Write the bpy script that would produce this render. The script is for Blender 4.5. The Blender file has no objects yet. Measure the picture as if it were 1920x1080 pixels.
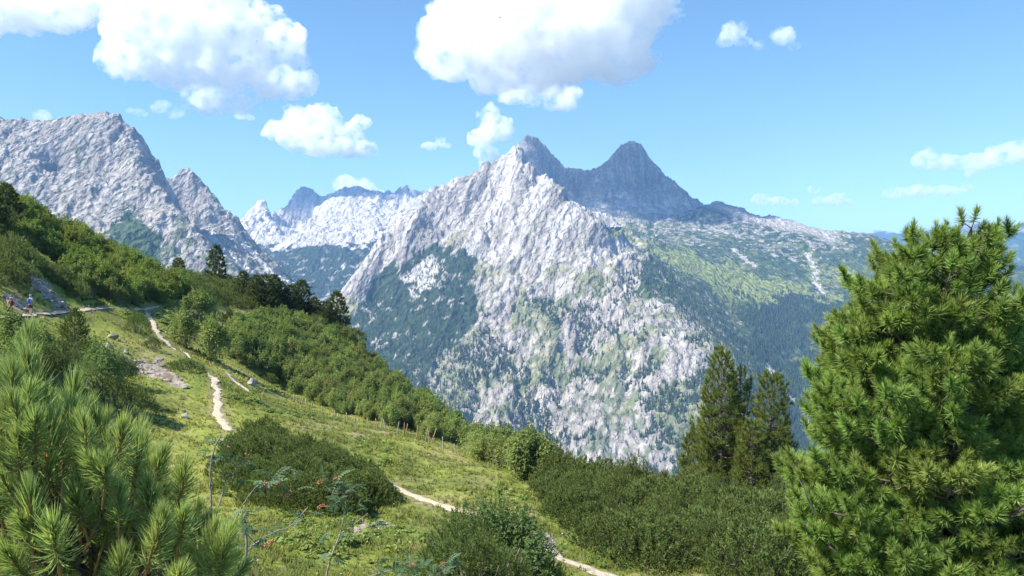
import bpy, bmesh, math, random
import numpy as np
from mathutils import Vector, Matrix

# ------------------------------------------------------------------ camera, sky, sun, exposure
S = bpy.context.scene
COL = S.collection
F = 1507.0                       # focal length in pixels of the 1920 wide photograph
cam_data = bpy.data.cameras.new("camera")
cam_data.sensor_width = 36.0
cam_data.lens = 36.0 * F / 1920.0
cam_data.clip_start = 0.1
cam_data.clip_end = 120000.0
cam = bpy.data.objects.new("camera", cam_data)
cam.rotation_euler = (math.radians(90), 0, 0)
COL.objects.link(cam)
S.camera = cam

SUN_EL = math.radians(50)
SUN_AZ = math.radians(-112)      # from the view direction (+Y), negative is to the left
TO_SUN = Vector((math.sin(SUN_AZ) * math.cos(SUN_EL), math.cos(SUN_AZ) * math.cos(SUN_EL), math.sin(SUN_EL)))
W = bpy.data.worlds.new("World")
S.world = W
W.use_nodes = True
wn = W.node_tree
wn.nodes.clear()
wo = wn.nodes.new("ShaderNodeOutputWorld")
bg = wn.nodes.new("ShaderNodeBackground")
sky = wn.nodes.new("ShaderNodeTexSky")
sky.sky_type = 'NISHITA'
sky.sun_disc = False
sky.sun_elevation = SUN_EL
sky.sun_rotation = SUN_AZ
sky.altitude = 2400
sky.air_density = 1.0
sky.dust_density = 0.0
sky.ozone_density = 1.0
bg.inputs[1].default_value = 0.10
hs_ = wn.nodes.new("ShaderNodeHueSaturation")
hs_.inputs["Hue"].default_value = 0.489
hs_.inputs["Saturation"].default_value = 1.12
wn.links.new(sky.outputs[0], hs_.inputs["Color"])
wn.links.new(hs_.outputs[0], bg.inputs[0])
wn.links.new(bg.outputs[0], wo.inputs[0])

sd = bpy.data.lights.new("sun", 'SUN')
sd.energy = 4.6
sd.angle = math.radians(0.5)
sd.color = (1.0, 0.95, 0.85)
sun = bpy.data.objects.new("sun", sd)
sun.rotation_euler = (-TO_SUN).to_track_quat('-Z', 'Y').to_euler()
sun.location = TO_SUN * 5000
COL.objects.link(sun)

S.view_settings.view_transform = 'Standard'
S.view_settings.look = 'None'
S.view_settings.gamma = 1.0
S.view_settings.use_curve_mapping = False
S.view_settings.exposure = 1.2
S.render.engine = 'CYCLES'
cy = S.cycles
cy.max_bounces = 10
cy.diffuse_bounces = 3
cy.glossy_bounces = 2
cy.transmission_bounces = 3
cy.volume_bounces = 18
cy.transparent_max_bounces = 16
cy.use_denoising = True
cy.sample_clamp_indirect = 6.0

# ------------------------------------------------------------------ helpers: noise
_rs = np.random.RandomState(7)
_PERM = _rs.permutation(256).astype(np.int64)
_PERM = np.concatenate([_PERM, _PERM, _PERM])
_ang = _rs.rand(256) * 2 * np.pi
_G2 = np.stack([np.cos(_ang), np.sin(_ang)], 1)
_G3 = _rs.randn(256, 3)
_G3 /= np.linalg.norm(_G3, axis=1)[:, None]


def perlin2(x, y, seed=0):
    xi = np.floor(x).astype(np.int64)
    yi = np.floor(y).astype(np.int64)
    xf = x - xi
    yf = y - yi
    u = xf * xf * xf * (xf * (xf * 6 - 15) + 10)
    v = yf * yf * yf * (yf * (yf * 6 - 15) + 10)

    def g(ix, iy, dx, dy):
        h = _PERM[(_PERM[(ix + seed * 31) & 255] + iy + seed * 17) & 255]
        gg = _G2[h]
        return gg[..., 0] * dx + gg[..., 1] * dy
    a = g(xi, yi, xf, yf)
    b = g(xi + 1, yi, xf - 1, yf)
    c = g(xi, yi + 1, xf, yf - 1)
    d = g(xi + 1, yi + 1, xf - 1, yf - 1)
    ab = a + (b - a) * u
    cd = c + (d - c) * u
    return (ab + (cd - ab) * v) * 1.5


def perlin3(p, seed=0):
    pi = np.floor(p).astype(np.int64)
    f = p - pi
    w = f * f * f * (f * (f * 6 - 15) + 10)
    out = 0
    for i in (0, 1):
        for j in (0, 1):
            for k in (0, 1):
                h = _PERM[(_PERM[(_PERM[(pi[:, 0] + i + seed * 31) & 255] + pi[:, 1] + j) & 255] + pi[:, 2] + k) & 255]
                g = _G3[h]
                d = g[:, 0] * (f[:, 0] - i) + g[:, 1] * (f[:, 1] - j) + g[:, 2] * (f[:, 2] - k)
                wx = w[:, 0] if i else 1 - w[:, 0]
                wy = w[:, 1] if j else 1 - w[:, 1]
                wz = w[:, 2] if k else 1 - w[:, 2]
                out = out + d * wx * wy * wz
    return out * 1.6


def fbm(x, y, octaves=5, seed=0, gain=0.5):
    a, s, o = 1.0, 1.0, 0
    for i in range(octaves):
        o = o + a * perlin2(x * s, y * s, seed + i)
        a *= gain
        s *= 2.03
    return o


def ridged(x, y, octaves=5, seed=0, gain=0.5):
    a, s, o = 1.0, 1.0, 0
    for i in range(octaves):
        o = o + a * (1 - 2 * np.abs(perlin2(x * s, y * s, seed + i)))
        a *= gain
        s *= 2.07
    return o


def sstep(a, b, x):
    t = np.clip((x - a) / (b - a), 0, 1)
    return t * t * (3 - 2 * t)


def P(px, py, d):
    """The point of the place that the photograph shows at (px, py), d metres ahead."""
    return (d * (px - 960) / F, d, d * (540 - py) / F)


def densify(pts, step=14):
    out = []
    for a, b in zip(pts[:-1], pts[1:]):
        n = max(1, int(abs(b[0] - a[0]) / step + abs(b[1] - a[1]) / step))
        for i in range(n):
            t = i / n
            out.append(tuple(a[k] + (b[k] - a[k]) * t for k in range(3)))
    out.append(pts[-1])
    return out


class Surface:
    """Smooth height field through scattered points (x, y, z)."""

    def __init__(self, pts, kernel='linear', smooth=0.0):
        p = np.array(pts, float)
        self.s = np.abs(p[:, :2]).max()
        q = p[:, :2] / self.s
        # drop doubles
        key = np.round(q * 3000).astype(int)
        _, idx = np.unique(key, axis=0, return_index=True)
        q, z = q[idx], p[idx, 2]
        self.q, self.k = q, kernel
        n = len(q)
        A = self.phi(np.linalg.norm(q[:, None] - q[None], axis=2)) + np.eye(n) * (-smooth if kernel == 'linear' else smooth)
        B = np.hstack([np.ones((n, 1)), q])
        M = np.vstack([np.hstack([A, B]), np.hstack([B.T, np.zeros((3, 3))])])
        sol = np.linalg.solve(M, np.concatenate([z, np.zeros(3)]))
        self.w, self.c = sol[:n], sol[n:]

    def phi(self, r):
        if self.k == 'linear':
            return r
        return np.where(r > 1e-12, r * r * np.log(np.maximum(r, 1e-12)), 0)

    def __call__(self, x, y):
        sh = np.shape(x)
        q = np.stack([np.ravel(x), np.ravel(y)], 1) / self.s
        out = np.empty(len(q))
        for i in range(0, len(q), 20000):
            b = q[i:i + 20000]
            r = np.sqrt(((b[:, None] - self.q[None]) ** 2).sum(2))
            out[i:i + 20000] = self.phi(r) @ self.w + self.c[0] + b @ self.c[1:]
        return out.reshape(sh)


# ------------------------------------------------------------------ helpers: meshes and objects
def mesh_from(name, V, faces, mats=(), fmat=None, smooth=True, colors=None):
    """V (n,3); faces: (m,3) or (m,4) int array, or a list of such arrays."""
    me = bpy.data.meshes.new(name)
    if not isinstance(faces, (list, tuple)):
        faces = [faces]
    faces = [np.asarray(f, np.int32) for f in faces if len(f)]
    nf = sum(len(f) for f in faces)
    nl = sum(f.size for f in faces)
    V = np.asarray(V, np.float32)
    me.vertices.add(len(V))
    me.vertices.foreach_set("co", V.ravel())
    me.loops.add(nl)
    me.loops.foreach_set("vertex_index", np.concatenate([f.ravel() for f in faces]))
    me.polygons.add(nf)
    tot = np.concatenate([np.full(len(f), f.shape[1], np.int32) for f in faces])
    me.polygons.foreach_set("loop_start", np.concatenate([[0], np.cumsum(tot)[:-1]]).astype(np.int32))
    me.polygons.foreach_set("loop_total", tot)
    me.polygons.foreach_set("use_smooth", np.full(nf, smooth, bool))
    for m in mats:
        me.materials.append(m)
    if fmat is not None:
        me.polygons.foreach_set("material_index", np.asarray(fmat, np.int32))
    if colors is not None:
        a = me.color_attributes.new("Col", 'FLOAT_COLOR', 'POINT')
        c = np.ones((len(V), 4), np.float32)
        c[:, :3] = colors
        a.data.foreach_set("color", c.ravel())
    me.update()
    me.validate()
    return me


def link(name, me, parent=None, loc=None, rot=None, scale=None):
    o = bpy.data.objects.new(name, me)
    COL.objects.link(o)
    if parent is not None:
        o.parent = parent
    if loc is not None:
        o.location = loc
    if rot is not None:
        o.rotation_euler = rot
    if scale is not None:
        o.scale = scale if hasattr(scale, '__len__') else (scale,) * 3
    return o


def tag(o, label=None, cat=None, group=None, kind=None):
    for k, v in (("label", label), ("category", cat), ("group", group), ("kind", kind)):
        if v:
            o[k] = v
    return o


def empty(name, loc, label, cat, group=None, rz=0.0):
    o = bpy.data.objects.new(name, None)
    o.empty_display_size = 0.2
    COL.objects.link(o)
    o.location = loc
    o.rotation_euler = (0, 0, rz)
    return tag(o, label, cat, group)


def copy_tree(o, parent=None):
    c = o.copy()
    COL.objects.link(c)
    c.parent = parent
    for ch in [x for x in KIDS.get(o.name, [])]:
        copy_tree(ch, c)
    return c


KIDS = {}


def grid_faces(nr, nc):
    i = np.arange(nr * nc).reshape(nr, nc)
    return np.stack([i[:-1, :-1], i[:-1, 1:], i[1:, 1:], i[1:, :-1]], -1).reshape(-1, 4)


# ------------------------------------------------------------------ helpers: materials
def nodes_of(name):
    m = bpy.data.materials.new(name)
    m.use_nodes = True
    nt = m.node_tree
    nt.nodes.clear()
    out = nt.nodes.new("ShaderNodeOutputMaterial")
    return m, nt, out


def N(nt, kind, **kw):
    n = nt.nodes.new(kind)
    for k, v in kw.items():
        if k in n.inputs:
            n.inputs[k].default_value = v
        else:
            setattr(n, k, v)
    return n


def ramp(nt, fac, stops):
    r = nt.nodes.new("ShaderNodeValToRGB")
    e = r.color_ramp.elements
    while len(e) < len(stops):
        e.new(0.5)
    for k, (p, c) in enumerate(stops):
        e[k].position = p
        e[k].color = (*c, 1) if len(c) == 3 else c
    nt.links.new(fac, r.inputs[0])
    return r


def mix(nt, fac, a, b, mode='MIX'):
    m = nt.nodes.new("ShaderNodeMix")
    m.data_type = 'RGBA'
    m.blend_type = mode
    for sock, v in ((m.inputs[0], fac), (m.inputs[6], a), (m.inputs[7], b)):
        if hasattr(v, 'is_output'):
            nt.links.new(v, sock)
        elif hasattr(v, '__len__'):
            sock.default_value = (*v, 1)
        else:
            sock.default_value = v
    return m.outputs[2]


def vertex_colour_material(name, scale, amount, bump_scale, bump_dist, rough=0.9, craggy=False):
    """Base colour from the mesh's own colour attribute, broken up by fine noise, with fine relief."""
    m, nt, out = nodes_of(name)
    L = nt.links.new
    at = N(nt, "ShaderNodeAttribute", attribute_name="Col")
    tc = N(nt, "ShaderNodeNewGeometry")
    n1 = N(nt, "ShaderNodeTexNoise")
    n1.inputs["Scale"].default_value = scale
    n1.inputs["Detail"].default_value = 6
    n1.inputs["Roughness"].default_value = 0.65
    L(tc.outputs["Position"], n1.inputs["Vector"])
    r = ramp(nt, n1.outputs[0], [(0.3, (1 - amount,) * 3), (0.7, (1 + amount,) * 3)])
    c = mix(nt, 1.0, at.outputs["Color"], r.outputs[0], 'MULTIPLY')
    n2 = N(nt, "ShaderNodeTexNoise")
    n2.inputs["Scale"].default_value = bump_scale
    n2.inputs["Detail"].default_value = 5
    n2.inputs["Roughness"].default_value = 0.7
    if craggy:                   # sharp broken edges that dip like the rock beds
        n2.noise_type = 'RIDGED_MULTIFRACTAL'
        n2.inputs["Gain"].default_value = 1.6
        n2.inputs["Offset"].default_value = 0.9
        mp = N(nt, "ShaderNodeMapping")
        mp.vector_type = 'TEXTURE'
        mp.inputs["Rotation"].default_value = (0.25, -0.98, 0.0)
        mp.inputs["Scale"].default_value = (1.5, 1.9, 0.75)
        L(tc.outputs["Position"], mp.inputs["Vector"])
        L(mp.outputs[0], n2.inputs["Vector"])
    else:
        L(tc.outputs["Position"], n2.inputs["Vector"])
    bp = N(nt, "ShaderNodeBump")
    bp.inputs["Strength"].default_value = 1.0
    bp.inputs["Distance"].default_value = bump_dist
    L(n2.outputs[0], bp.inputs["Height"])
    b = N(nt, "ShaderNodeBsdfPrincipled")
    b.inputs["Roughness"].default_value = rough
    b.inputs["Specular IOR Level"].default_value = 0.2
    L(c, b.inputs["Base Color"])
    L(bp.outputs[0], b.inputs["Normal"])
    L(b.outputs[0], out.inputs[0])
    return m

# ------------------------------------------------------------------ far terrain
rock_mat = vertex_colour_material("limestone_and_turf", 0.06, 0.30, 0.030, 5.5, craggy=True)

ROCK = np.array([0.395, 0.362, 0.33])
ROCK2 = np.array([0.285, 0.262, 0.244])
SCREE = np.array([0.50, 0.47, 0.445])
FOREST = np.array([0.030, 0.050, 0.026])
KRUMM = np.array([0.050, 0.080, 0.034])
MEADOW = np.array([0.165, 0.190, 0.062])
TURF = np.array([0.225, 0.225, 0.105])


def inpoly(px, py, poly):
    inside = np.zeros(px.shape, bool)
    n = len(poly)
    for i in range(n):
        x1, y1 = poly[i]
        x2, y2 = poly[(i + 1) % n]
        if y1 == y2:
            continue
        c = ((y1 > py) != (y2 > py)) & (px < (x2 - x1) * (py - y1) / (y2 - y1) + x1)
        inside ^= c
    return inside


def dist_line(px, py, line):
    d = np.full(px.shape, 1e9)
    for (x1, y1), (x2, y2) in zip(line[:-1], line[1:]):
        l2 = (x2 - x1) ** 2 + (y2 - y1) ** 2
        t = np.clip(((px - x1) * (x2 - x1) + (py - y1) * (y2 - y1)) / l2, 0, 1)
        d = np.minimum(d, np.hypot(px - x1 - t * (x2 - x1), py - y1 - t * (y2 - y1)))
    return d


def lerp(a, b, t):
    return a + (b - a) * t[..., None]


class Massif:
    def __init__(self, ridges, points, px0, px1, d0, d1, nc, nr, detail, colour, kernel='linear', back=(450, 330), smooth=0.0):
        pts = []
        for r in ridges:
            rr = densify(r)
            pts += [P(*q) for q in rr]
            if back:
                for q in rr[::3]:
                    x, y, z = P(*q)
                    k = (q[2] + back[0]) / q[2]
                    pts.append((x * k, y * k, z - back[1]))
        pts += [P(*q) for q in points]
        self.base = Surface(pts, kernel, smooth)
        a = (np.linspace(px0, px1, nc) - 960) / F
        d = np.geomspace(d0, d1, nr)
        self.Y, A = np.meshgrid(d, a, indexing='ij')
        self.X = self.Y * A
        self.detail, self.nc, self.nr = detail, nc, nr
        # the base is smooth between its points: evaluate it coarsely and refine
        self.Z = self.base(self.X, self.Y)
        self.Z = self.Z + detail(self.X, self.Y, self.Z)
        gy = np.gradient(self.Z, axis=0) / np.gradient(self.Y, axis=0)
        gx = np.gradient(self.Z, axis=1) / np.gradient(self.X, axis=1)
        gy = gy - gx * A
        self.NZ = 1 / np.sqrt(1 + gx * gx + gy * gy)
        self.px = 960 + F * A
        self.py = 540 - F * self.Z / self.Y
        self.col = np.clip(colour(self), 0.01, 0.9)
        self.d0, self.d1, self.px0, self.px1 = d0, d1, px0, px1

    def build(self, name, label=None):
        V = np.stack([self.X, self.Y, self.Z], -1).reshape(-1, 3)
        me = mesh_from(name, V, grid_faces(self.nr, self.nc), [rock_mat], colors=self.col.reshape(-1, 3))
        o = link(name, me)
        return tag(o, label, kind='structure')

    def height(self, x, y):
        """Bilinear height of the built mesh."""
        c = ((x / y * F + 960) - self.px0) / (self.px1 - self.px0) * (self.nc - 1)
        r = np.log(y / self.d0) / np.log(self.d1 / self.d0) * (self.nr - 1)
        c = np.clip(c, 0, self.nc - 1.001)
        r = np.clip(r, 0, self.nr - 1.001)
        ci, ri = c.astype(int), r.astype(int)
        cf, rf = c - ci, r - ri
        z = self.Z
        return (z[ri, ci] * (1 - cf) * (1 - rf) + z[ri, ci + 1] * cf * (1 - rf)
                + z[ri + 1, ci] * (1 - cf) * rf + z[ri + 1, ci + 1] * cf * rf)


def rock_relief(x, y, amp, size, seed, tilt=0.0, stretch=6.0, octaves=6, z=None, ledge=0.0):
    """Sharp gullies and ribs that run down towards the valley, cut by dipping ledges."""
    u = x + tilt * y
    wx = fbm(x / (size * 1.1), y / (size * 2.6), 4, seed + 40) * size * 0.30
    r = 0
    a, s, st = 1.0, size, stretch
    for k in range(octaves):
        n = np.abs(perlin2((u + wx) / s + 3.1 * k, y / (s * st) + 1.7 * k, seed + k))
        r = r + a * ((1 - 2 * n) if k % 2 == 0 else (2.4 * n - 0.6))
        a *= 0.58
        s *= 0.49
        st = 1 + (st - 1) * 0.82
    b = fbm(x / size * 0.8, y / size * 0.8, 7, seed + 20, 0.6)
    if z is not None:
        # ledges and crags break the run of the gullies
        m = 0.5 + 0.5 * fbm(x / (size * 1.6), z / (size * 0.9), 3, seed + 70)
        cw = fbm(x / (size * 0.5), z / (size * 0.4), 3, seed + 71) * size * 0.10
        cr = ridged((x + cw) / (size * 0.42), (z + 0.3 * x + cw) / (size * 0.26), 5, seed + 72, 0.6)
        r = r * (0.55 + 0.6 * m) + 0.36 * (cr - cr.mean())
    r = 0.46 * r + 0.22 * b
    r = r - r.mean()
    if z is not None:
        q = (z + 0.28 * x + 14 * fbm(x / 120, y / 120, 3, seed + 60)) / 34.0
        q = q - np.floor(q)
        r = r + ledge * (np.abs(2 * q - 1) ** 0.6 - 0.62)
    return amp * r


def rock_tone(x, y, z, seed, c1=ROCK, c2=ROCK2, size=160.0, tilt=0.0):
    t = fbm(x / size, z / (size * 0.55) + y / (size * 2.5), 5, seed, 0.6)
    strata = fbm((z + 0.28 * x) / 15.0, x / 260.0 + y / 300.0, 3, seed + 5)
    u = x + tilt * y
    crack = ridged(u / (size * 0.22), y / (size * 1.5), 4, seed + 9, 0.62)
    c = lerp(c1, c2, np.clip(0.32 + 0.42 * t + 0.22 * strata, 0, 1))
    return c * (1 - 0.34 * sstep(0.8, 1.4, crack))[..., None]


# ---- the central pale mountain with the green slopes to its right
def c_detail(x, y, z):
    px = 960 + F * x / y
    py = 540 - F * z / y
    rockiness = np.clip(sstep(1290, 1150, px + 0.25 * (py - 480)) * sstep(0, 60, py - 230), 0, 1)
    soft = np.clip(sstep(900, 860, px) * sstep(460, 500, py), 0, 1)
    a = 14 + 44 * rockiness * (1 - 0.6 * soft)
    a = a + 22 * sstep(430, 400, py) * sstep(1250, 1330, px)
    low = sstep(560, 700, py)
    return (rock_relief(x, y, 1.0, 210, 3, -0.30, z=z, ledge=0.09) * a + rock_relief(x, y, 1.0, 48, 9, -0.2, 2.5) * a * 0.22 * (1 + 0.5 * low)
            + rock_relief(x, y, 1.0, 19, 15, -0.2, 3.5, octaves=3) * a * 0.085
            + fbm(x / 22, y / 22, 3, 77) * a * 0.06)


def c_colour(m):
    x, y, z = m.X, m.Y, m.Z
    n = fbm(x / 185, y / 150, 5, 61, 0.6)
    n2 = fbm(x / 38, y / 38, 4, 62, 0.62)
    wpx = m.px + 16 * fbm(x / 90, y / 90, 4, 63, 0.6)
    wpy = m.py + 16 * fbm(x / 90, y / 90, 4, 64, 0.6)
    col = rock_tone(x, y, z, 65, tilt=-0.3)
    # pale scree runnels down the upper face
    run = ridged((x - 0.55 * y) / 130, y / 900, 3, 66)
    col = lerp(col, SCREE, sstep(0.75, 1.25, run) * sstep(620, 480, m.py) * 0.8)
    # turf and low scrub spread over the lower, gentler rock
    turf = sstep(-0.05, 0.35, 1.25 * n + 0.40 * n2 + 1.3 * (m.NZ - 0.72) + 0.25 * sstep(560, 700, m.py) - 0.55 * sstep(520, 380, m.py)
                 - 0.6 * sstep(120, 50, np.hypot((wpx - 1120) / 1.5, wpy - 770)) - 0.6 * sstep(110, 30, np.hypot((wpx - 1180) / 1.5, (wpy - 850) / 0.8))
                 - 0.5 * sstep(90, 20, np.hypot(wpx - 1230, (wpy - 600) / 0.7)))
    turf = turf * sstep(380, 470, m.py)
    col = lerp(col, TURF * 0.95, turf * 0.72)
    scrub = sstep(0.16, 0.4, n2 + 0.6 * n + 0.2 * sstep(600, 700, m.py) - 0.12) * sstep(470, 560, m.py)
    col = lerp(col, KRUMM * 1.3, scrub * 0.62)
    # forest on the shaded left flank
    dark = inpoly(wpx, wpy, [(655, 600), (700, 545), (735, 500), (775, 468), (820, 458), (868, 462), (896, 482), (882, 550), (890, 592),
                             (850, 650), (790, 700), (830, 760), (880, 780), (870, 840), (500, 840), (560, 600)])
    col[dark] = FOREST * 1.15 + 0.012 * n2[dark][:, None]
    holes = dark & ((n2 + 0.35 * n) > 0.62)
    col[holes] = ROCK * 0.85
    for hx, hy, hr in ((800, 503, 15), (772, 522, 12), (800, 528, 10), (770, 545, 7)):
        k = np.hypot((wpx - hx) / 1.6, wpy - hy) < hr
        col[k & dark] = SCREE * 0.9
    # right of the spur: krummholz, alp and rock patches
    right = inpoly(wpx, wpy, [(1142, 436), (1215, 466), (1196, 505), (1185, 545), (1225, 560), (1300, 585), (1345, 620), (1385, 668), (1400, 720),
                              (1420, 900), (2300, 900), (2300, 300), (1300, 330), (1142, 380)])
    kr = np.broadcast_to(KRUMM, col.shape) * (1 + 0.45 * n2[..., None])
    kr = lerp(kr, MEADOW * 0.75, sstep(0.1, 0.5, n) * 0.75)
    up = sstep(520, 415, m.py + 0.10 * (1560 - m.px) * 0.35)
    rk = sstep(0.12, 0.34, n2 + 0.5 * fbm(x / 240, y / 240, 3, 68) + 0.62 * up - 0.36 - 0.25 * sstep(1560, 1600, m.px) - 0.15 * sstep(0.86, 0.95, m.NZ))
    kr = lerp(kr, rock_tone(x, y, z, 69), rk)
    top = sstep(16, 4, m.py - np.interp(m.px, [1300, 1340, 1420, 1530, 1560, 1600], [372, 380, 408, 432, 446, 440])) * sstep(1585, 1550, m.px)
    kr = lerp(kr, ROCK * 0.95, top * 0.85)
    col = np.where(right[..., None], kr, col)
    alp = inpoly(wpx, wpy, [(1215, 462), (1290, 470), (1350, 492), (1440, 522), (1510, 540), (1580, 562), (1575, 572), (1500, 566), (1440, 552),
                            (1478, 582), (1440, 596), (1390, 572), (1350, 545), (1240, 490)])
    alp2 = inpoly(wpx, wpy, [(1120, 430), (1165, 425), (1212, 455), (1215, 470), (1140, 478)])
    alp3 = inpoly(wpx, wpy, [(1510, 478), (1530, 480), (1545, 505), (1600, 505), (1595, 525), (1540, 525), (1520, 530), (1505, 500)])
    al = lerp(np.broadcast_to(MEADOW * 1.15, col.shape), KRUMM, sstep(0.5, 0.75, n2 + 0.3 * n))
    for k in (alp, alp2, alp3):
        col = np.where((k & right)[..., None], al, col)
    fo = inpoly(wpx, wpy, [(1395, 590), (1450, 575), (1482, 550), (1560, 568), (1640, 575), (1800, 600), (2300, 600), (2300, 1000), (1490, 1000), (1440, 760)])
    fc = FOREST * (1.1 + 0.5 * n2[..., None])
    fc = lerp(fc, MEADOW * 0.7, sstep(0.45, 0.6, n + 0.4 * n2))
    col = np.where((fo & right)[..., None], fc, col)
    # the stream gully and the track on the far slope
    for line, w in (([(1405, 640), (1440, 690), (1470, 725), (1530, 800)], 3.5), ([(1515, 480), (1532, 510), (1528, 530), (1545, 548)], 4),
                    ([(1375, 468), (1400, 490), (1415, 500)], 3)):
        k = dist_line(m.px + 5 * n2, m.py + 5 * n, line) < w
        col[k & right] = SCREE * 0.85
    return col


C = Massif(
    [[(985, 300, 3520), (976, 290, 3510), (965, 278, 3500), (945, 286, 3480), (920, 304, 3450), (880, 328, 3420), (862, 336, 3400), (848, 330, 3400), (838, 345, 3380), (815, 357, 3350), (790, 382, 3300),
      (760, 406, 3250), (735, 426, 3200), (712, 452, 3100), (690, 492, 3000), (665, 545, 2900), (645, 590, 2800)],
     [(965, 278, 3500), (990, 308, 3330), (1020, 326, 3250), (1045, 352, 3190), (1080, 382, 3120), (1115, 412, 3050), (1133, 438, 2980), (1140, 478, 2850)],
     [(1285, 400, 4700), (1310, 384, 4700), (1340, 384, 4700), (1365, 388, 4700), (1380, 398, 4680), (1420, 408, 4600), (1450, 412, 4550), (1480, 416, 4500), (1530, 432, 4400),
      (1560, 450, 4300), (1576, 462, 4250), (1590, 444, 4200), (1622, 442, 4150), (1655, 450, 4100), (1700, 468, 4000), (1780, 500, 3800), (1950, 520, 3700), (2400, 540, 3600)]],
    [(1000, 400, 3060), (950, 450, 2980), (1050, 450, 2900), (1000, 550, 2730), (950, 620, 2560), (1100, 550, 2640), (1000, 700, 2360), (1100, 700, 2300),
     (900, 750, 2250), (950, 850, 2020), (1100, 850, 1960), (1250, 850, 1900), (1250, 700, 2150), (1200, 620, 2330), (1100, 620, 2480), (900, 400, 3200), (930, 350, 3330),
     (880, 480, 2960), (850, 560, 2760), (760, 560, 2840), (720, 640, 2640), (800, 680, 2450), (850, 760, 2220), (870, 800, 2120), (700, 560, 2930), (790, 480, 3020), (830, 420, 3180),
     (1150, 480, 2960), (1165, 487, 2930), (1190, 478, 2910), (1215, 467, 2900), (1200, 495, 2770), (1190, 520, 2650), (1215, 545, 2570), (1240, 562, 2520), (1300, 602, 2420), (1360, 642, 2320), (1385, 680, 2230), (1400, 760, 2050),
     (1240, 452, 3750), (1300, 480, 3480), (1290, 540, 2860), (1250, 510, 2880), (1350, 590, 2700), (1400, 522, 3300), (1500, 560, 3130), (1560, 578, 3080), (1450, 620, 2840), (1500, 700, 2600),
     (1560, 640, 2850), (1420, 690, 2480), (1480, 800, 2240), (1140, 430, 4250), (1180, 424, 4300), (1250, 426, 4250), (1145, 452, 3750), (1165, 437, 3480), (1200, 453, 3420), (1140, 462, 3380), (1215, 474, 3250),
     (1400, 442, 4000), (1500, 482, 3680), (1600, 520, 3480), (1540, 532, 3320), (1620, 572, 3120), (1650, 500, 3560), (1320, 432, 4200),
     (1620, 620, 2820), (1700, 600, 2950), (1640, 740, 2350), (1750, 700, 2450), (2000, 640, 2700), (2300, 700, 2500), (1100, 430, 4700), (1250, 430, 4800),
     (600, 900, 1800), (700, 900, 1800), (900, 1000, 1700), (1100, 1010, 1650), (1300, 1010, 1650), (1500, 1000, 1800), (1700, 980, 1900), (2200, 960, 1900),
     (600, 1300, 1350), (1000, 1380, 1300), (1400, 1380, 1300), (1900, 1350, 1350), (2400, 1300, 1350), (600, 640, 2700), (560, 760, 2300), (560, 900, 1900)],
    560, 2300, 1300, 5200, 700, 560, c_detail, c_colour)
C.build("mountain", "pale limestone mountain face rising in the middle with green slopes beside it")


# ---- the grey double peak behind it
def b_detail(x, y, z):
    return rock_relief(x, y, 38, 230, 13, 0.1, z=z, ledge=0.15) + rock_relief(x, y, 10, 70, 17, 0.1, 2.5) + fbm(x / 30, y / 30, 3, 78) * 4


def b_colour(m):
    x, y, z = m.X, m.Y, m.Z
    n = fbm(x / 150, y / 150, 5, 71, 0.6)
    col = rock_tone(x, y, z, 72, ROCK * 0.98, ROCK2 * 0.95, 220)
    col = lerp(col, SCREE, sstep(0.0, 0.4, n + 0.9 * sstep(350, 400, m.py) - 0.35) * 0.9)
    g = sstep(0.0, 0.3, n + 0.7 * sstep(380, 410, m.py) - 0.45)
    col = lerp(col, TURF * 0.8, g * 0.6)
    return col


B = Massif(
    [[(930, 330, 5000), (950, 290, 5000), (966, 272, 5000), (982, 263, 5000), (994, 259, 5000), (1008, 261, 5000), (1022, 270, 5000), (1038, 288, 5000), (1050, 304, 5000), (1064, 314, 5000), (1085, 323, 5050), (1105, 321, 5050), (1130, 309, 5050), (1142, 297, 5050),
      (1152, 284, 5050), (1164, 272, 5050), (1182, 266, 5050), (1202, 272, 5050), (1214, 288, 5050), (1226, 306, 5050), (1238, 318, 5030), (1252, 332, 5000), (1270, 349, 5000), (1300, 376, 4950), (1330, 400, 4900), (1400, 440, 4900)],
     [(1238, 318, 5030), (1232, 345, 4850), (1240, 375, 4680), (1230, 400, 4520)],
     [(1000, 262, 4990), (1012, 300, 4850), (1040, 350, 4600), (1060, 390, 4400)]],
    [(1175, 281, 4975), (1194, 283, 4975), (1160, 296, 4960), (1208, 302, 4960), (1182, 300, 4930), (1182, 283, 5130), (1190, 340, 4840), (1100, 352, 4860), (1180, 384, 4620), (1120, 384, 4600), (1270, 372, 4780), (1270, 405, 4560), (1180, 415, 4380), (1085, 352, 4780),
     (940, 350, 4900), (900, 400, 4900), (1100, 430, 4200), (1250, 440, 4200), (1400, 470, 4200), (900, 480, 4200)],
    900, 1420, 4200, 5600, 330, 260, b_detail, b_colour, back=(400, 330))
B.build("mountain", "grey double peak in cloud shadow behind the pale face")


# ---- the jagged massif on the left
def l_detail(x, y, z):
    return rock_relief(x, y, 40, 260, 23, 0.12, 4.5, z=z, ledge=0.16) + rock_relief(x, y, 11, 52, 27, 0.1, 2.2) + fbm(x / 22, y / 22, 3, 79) * 4


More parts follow.
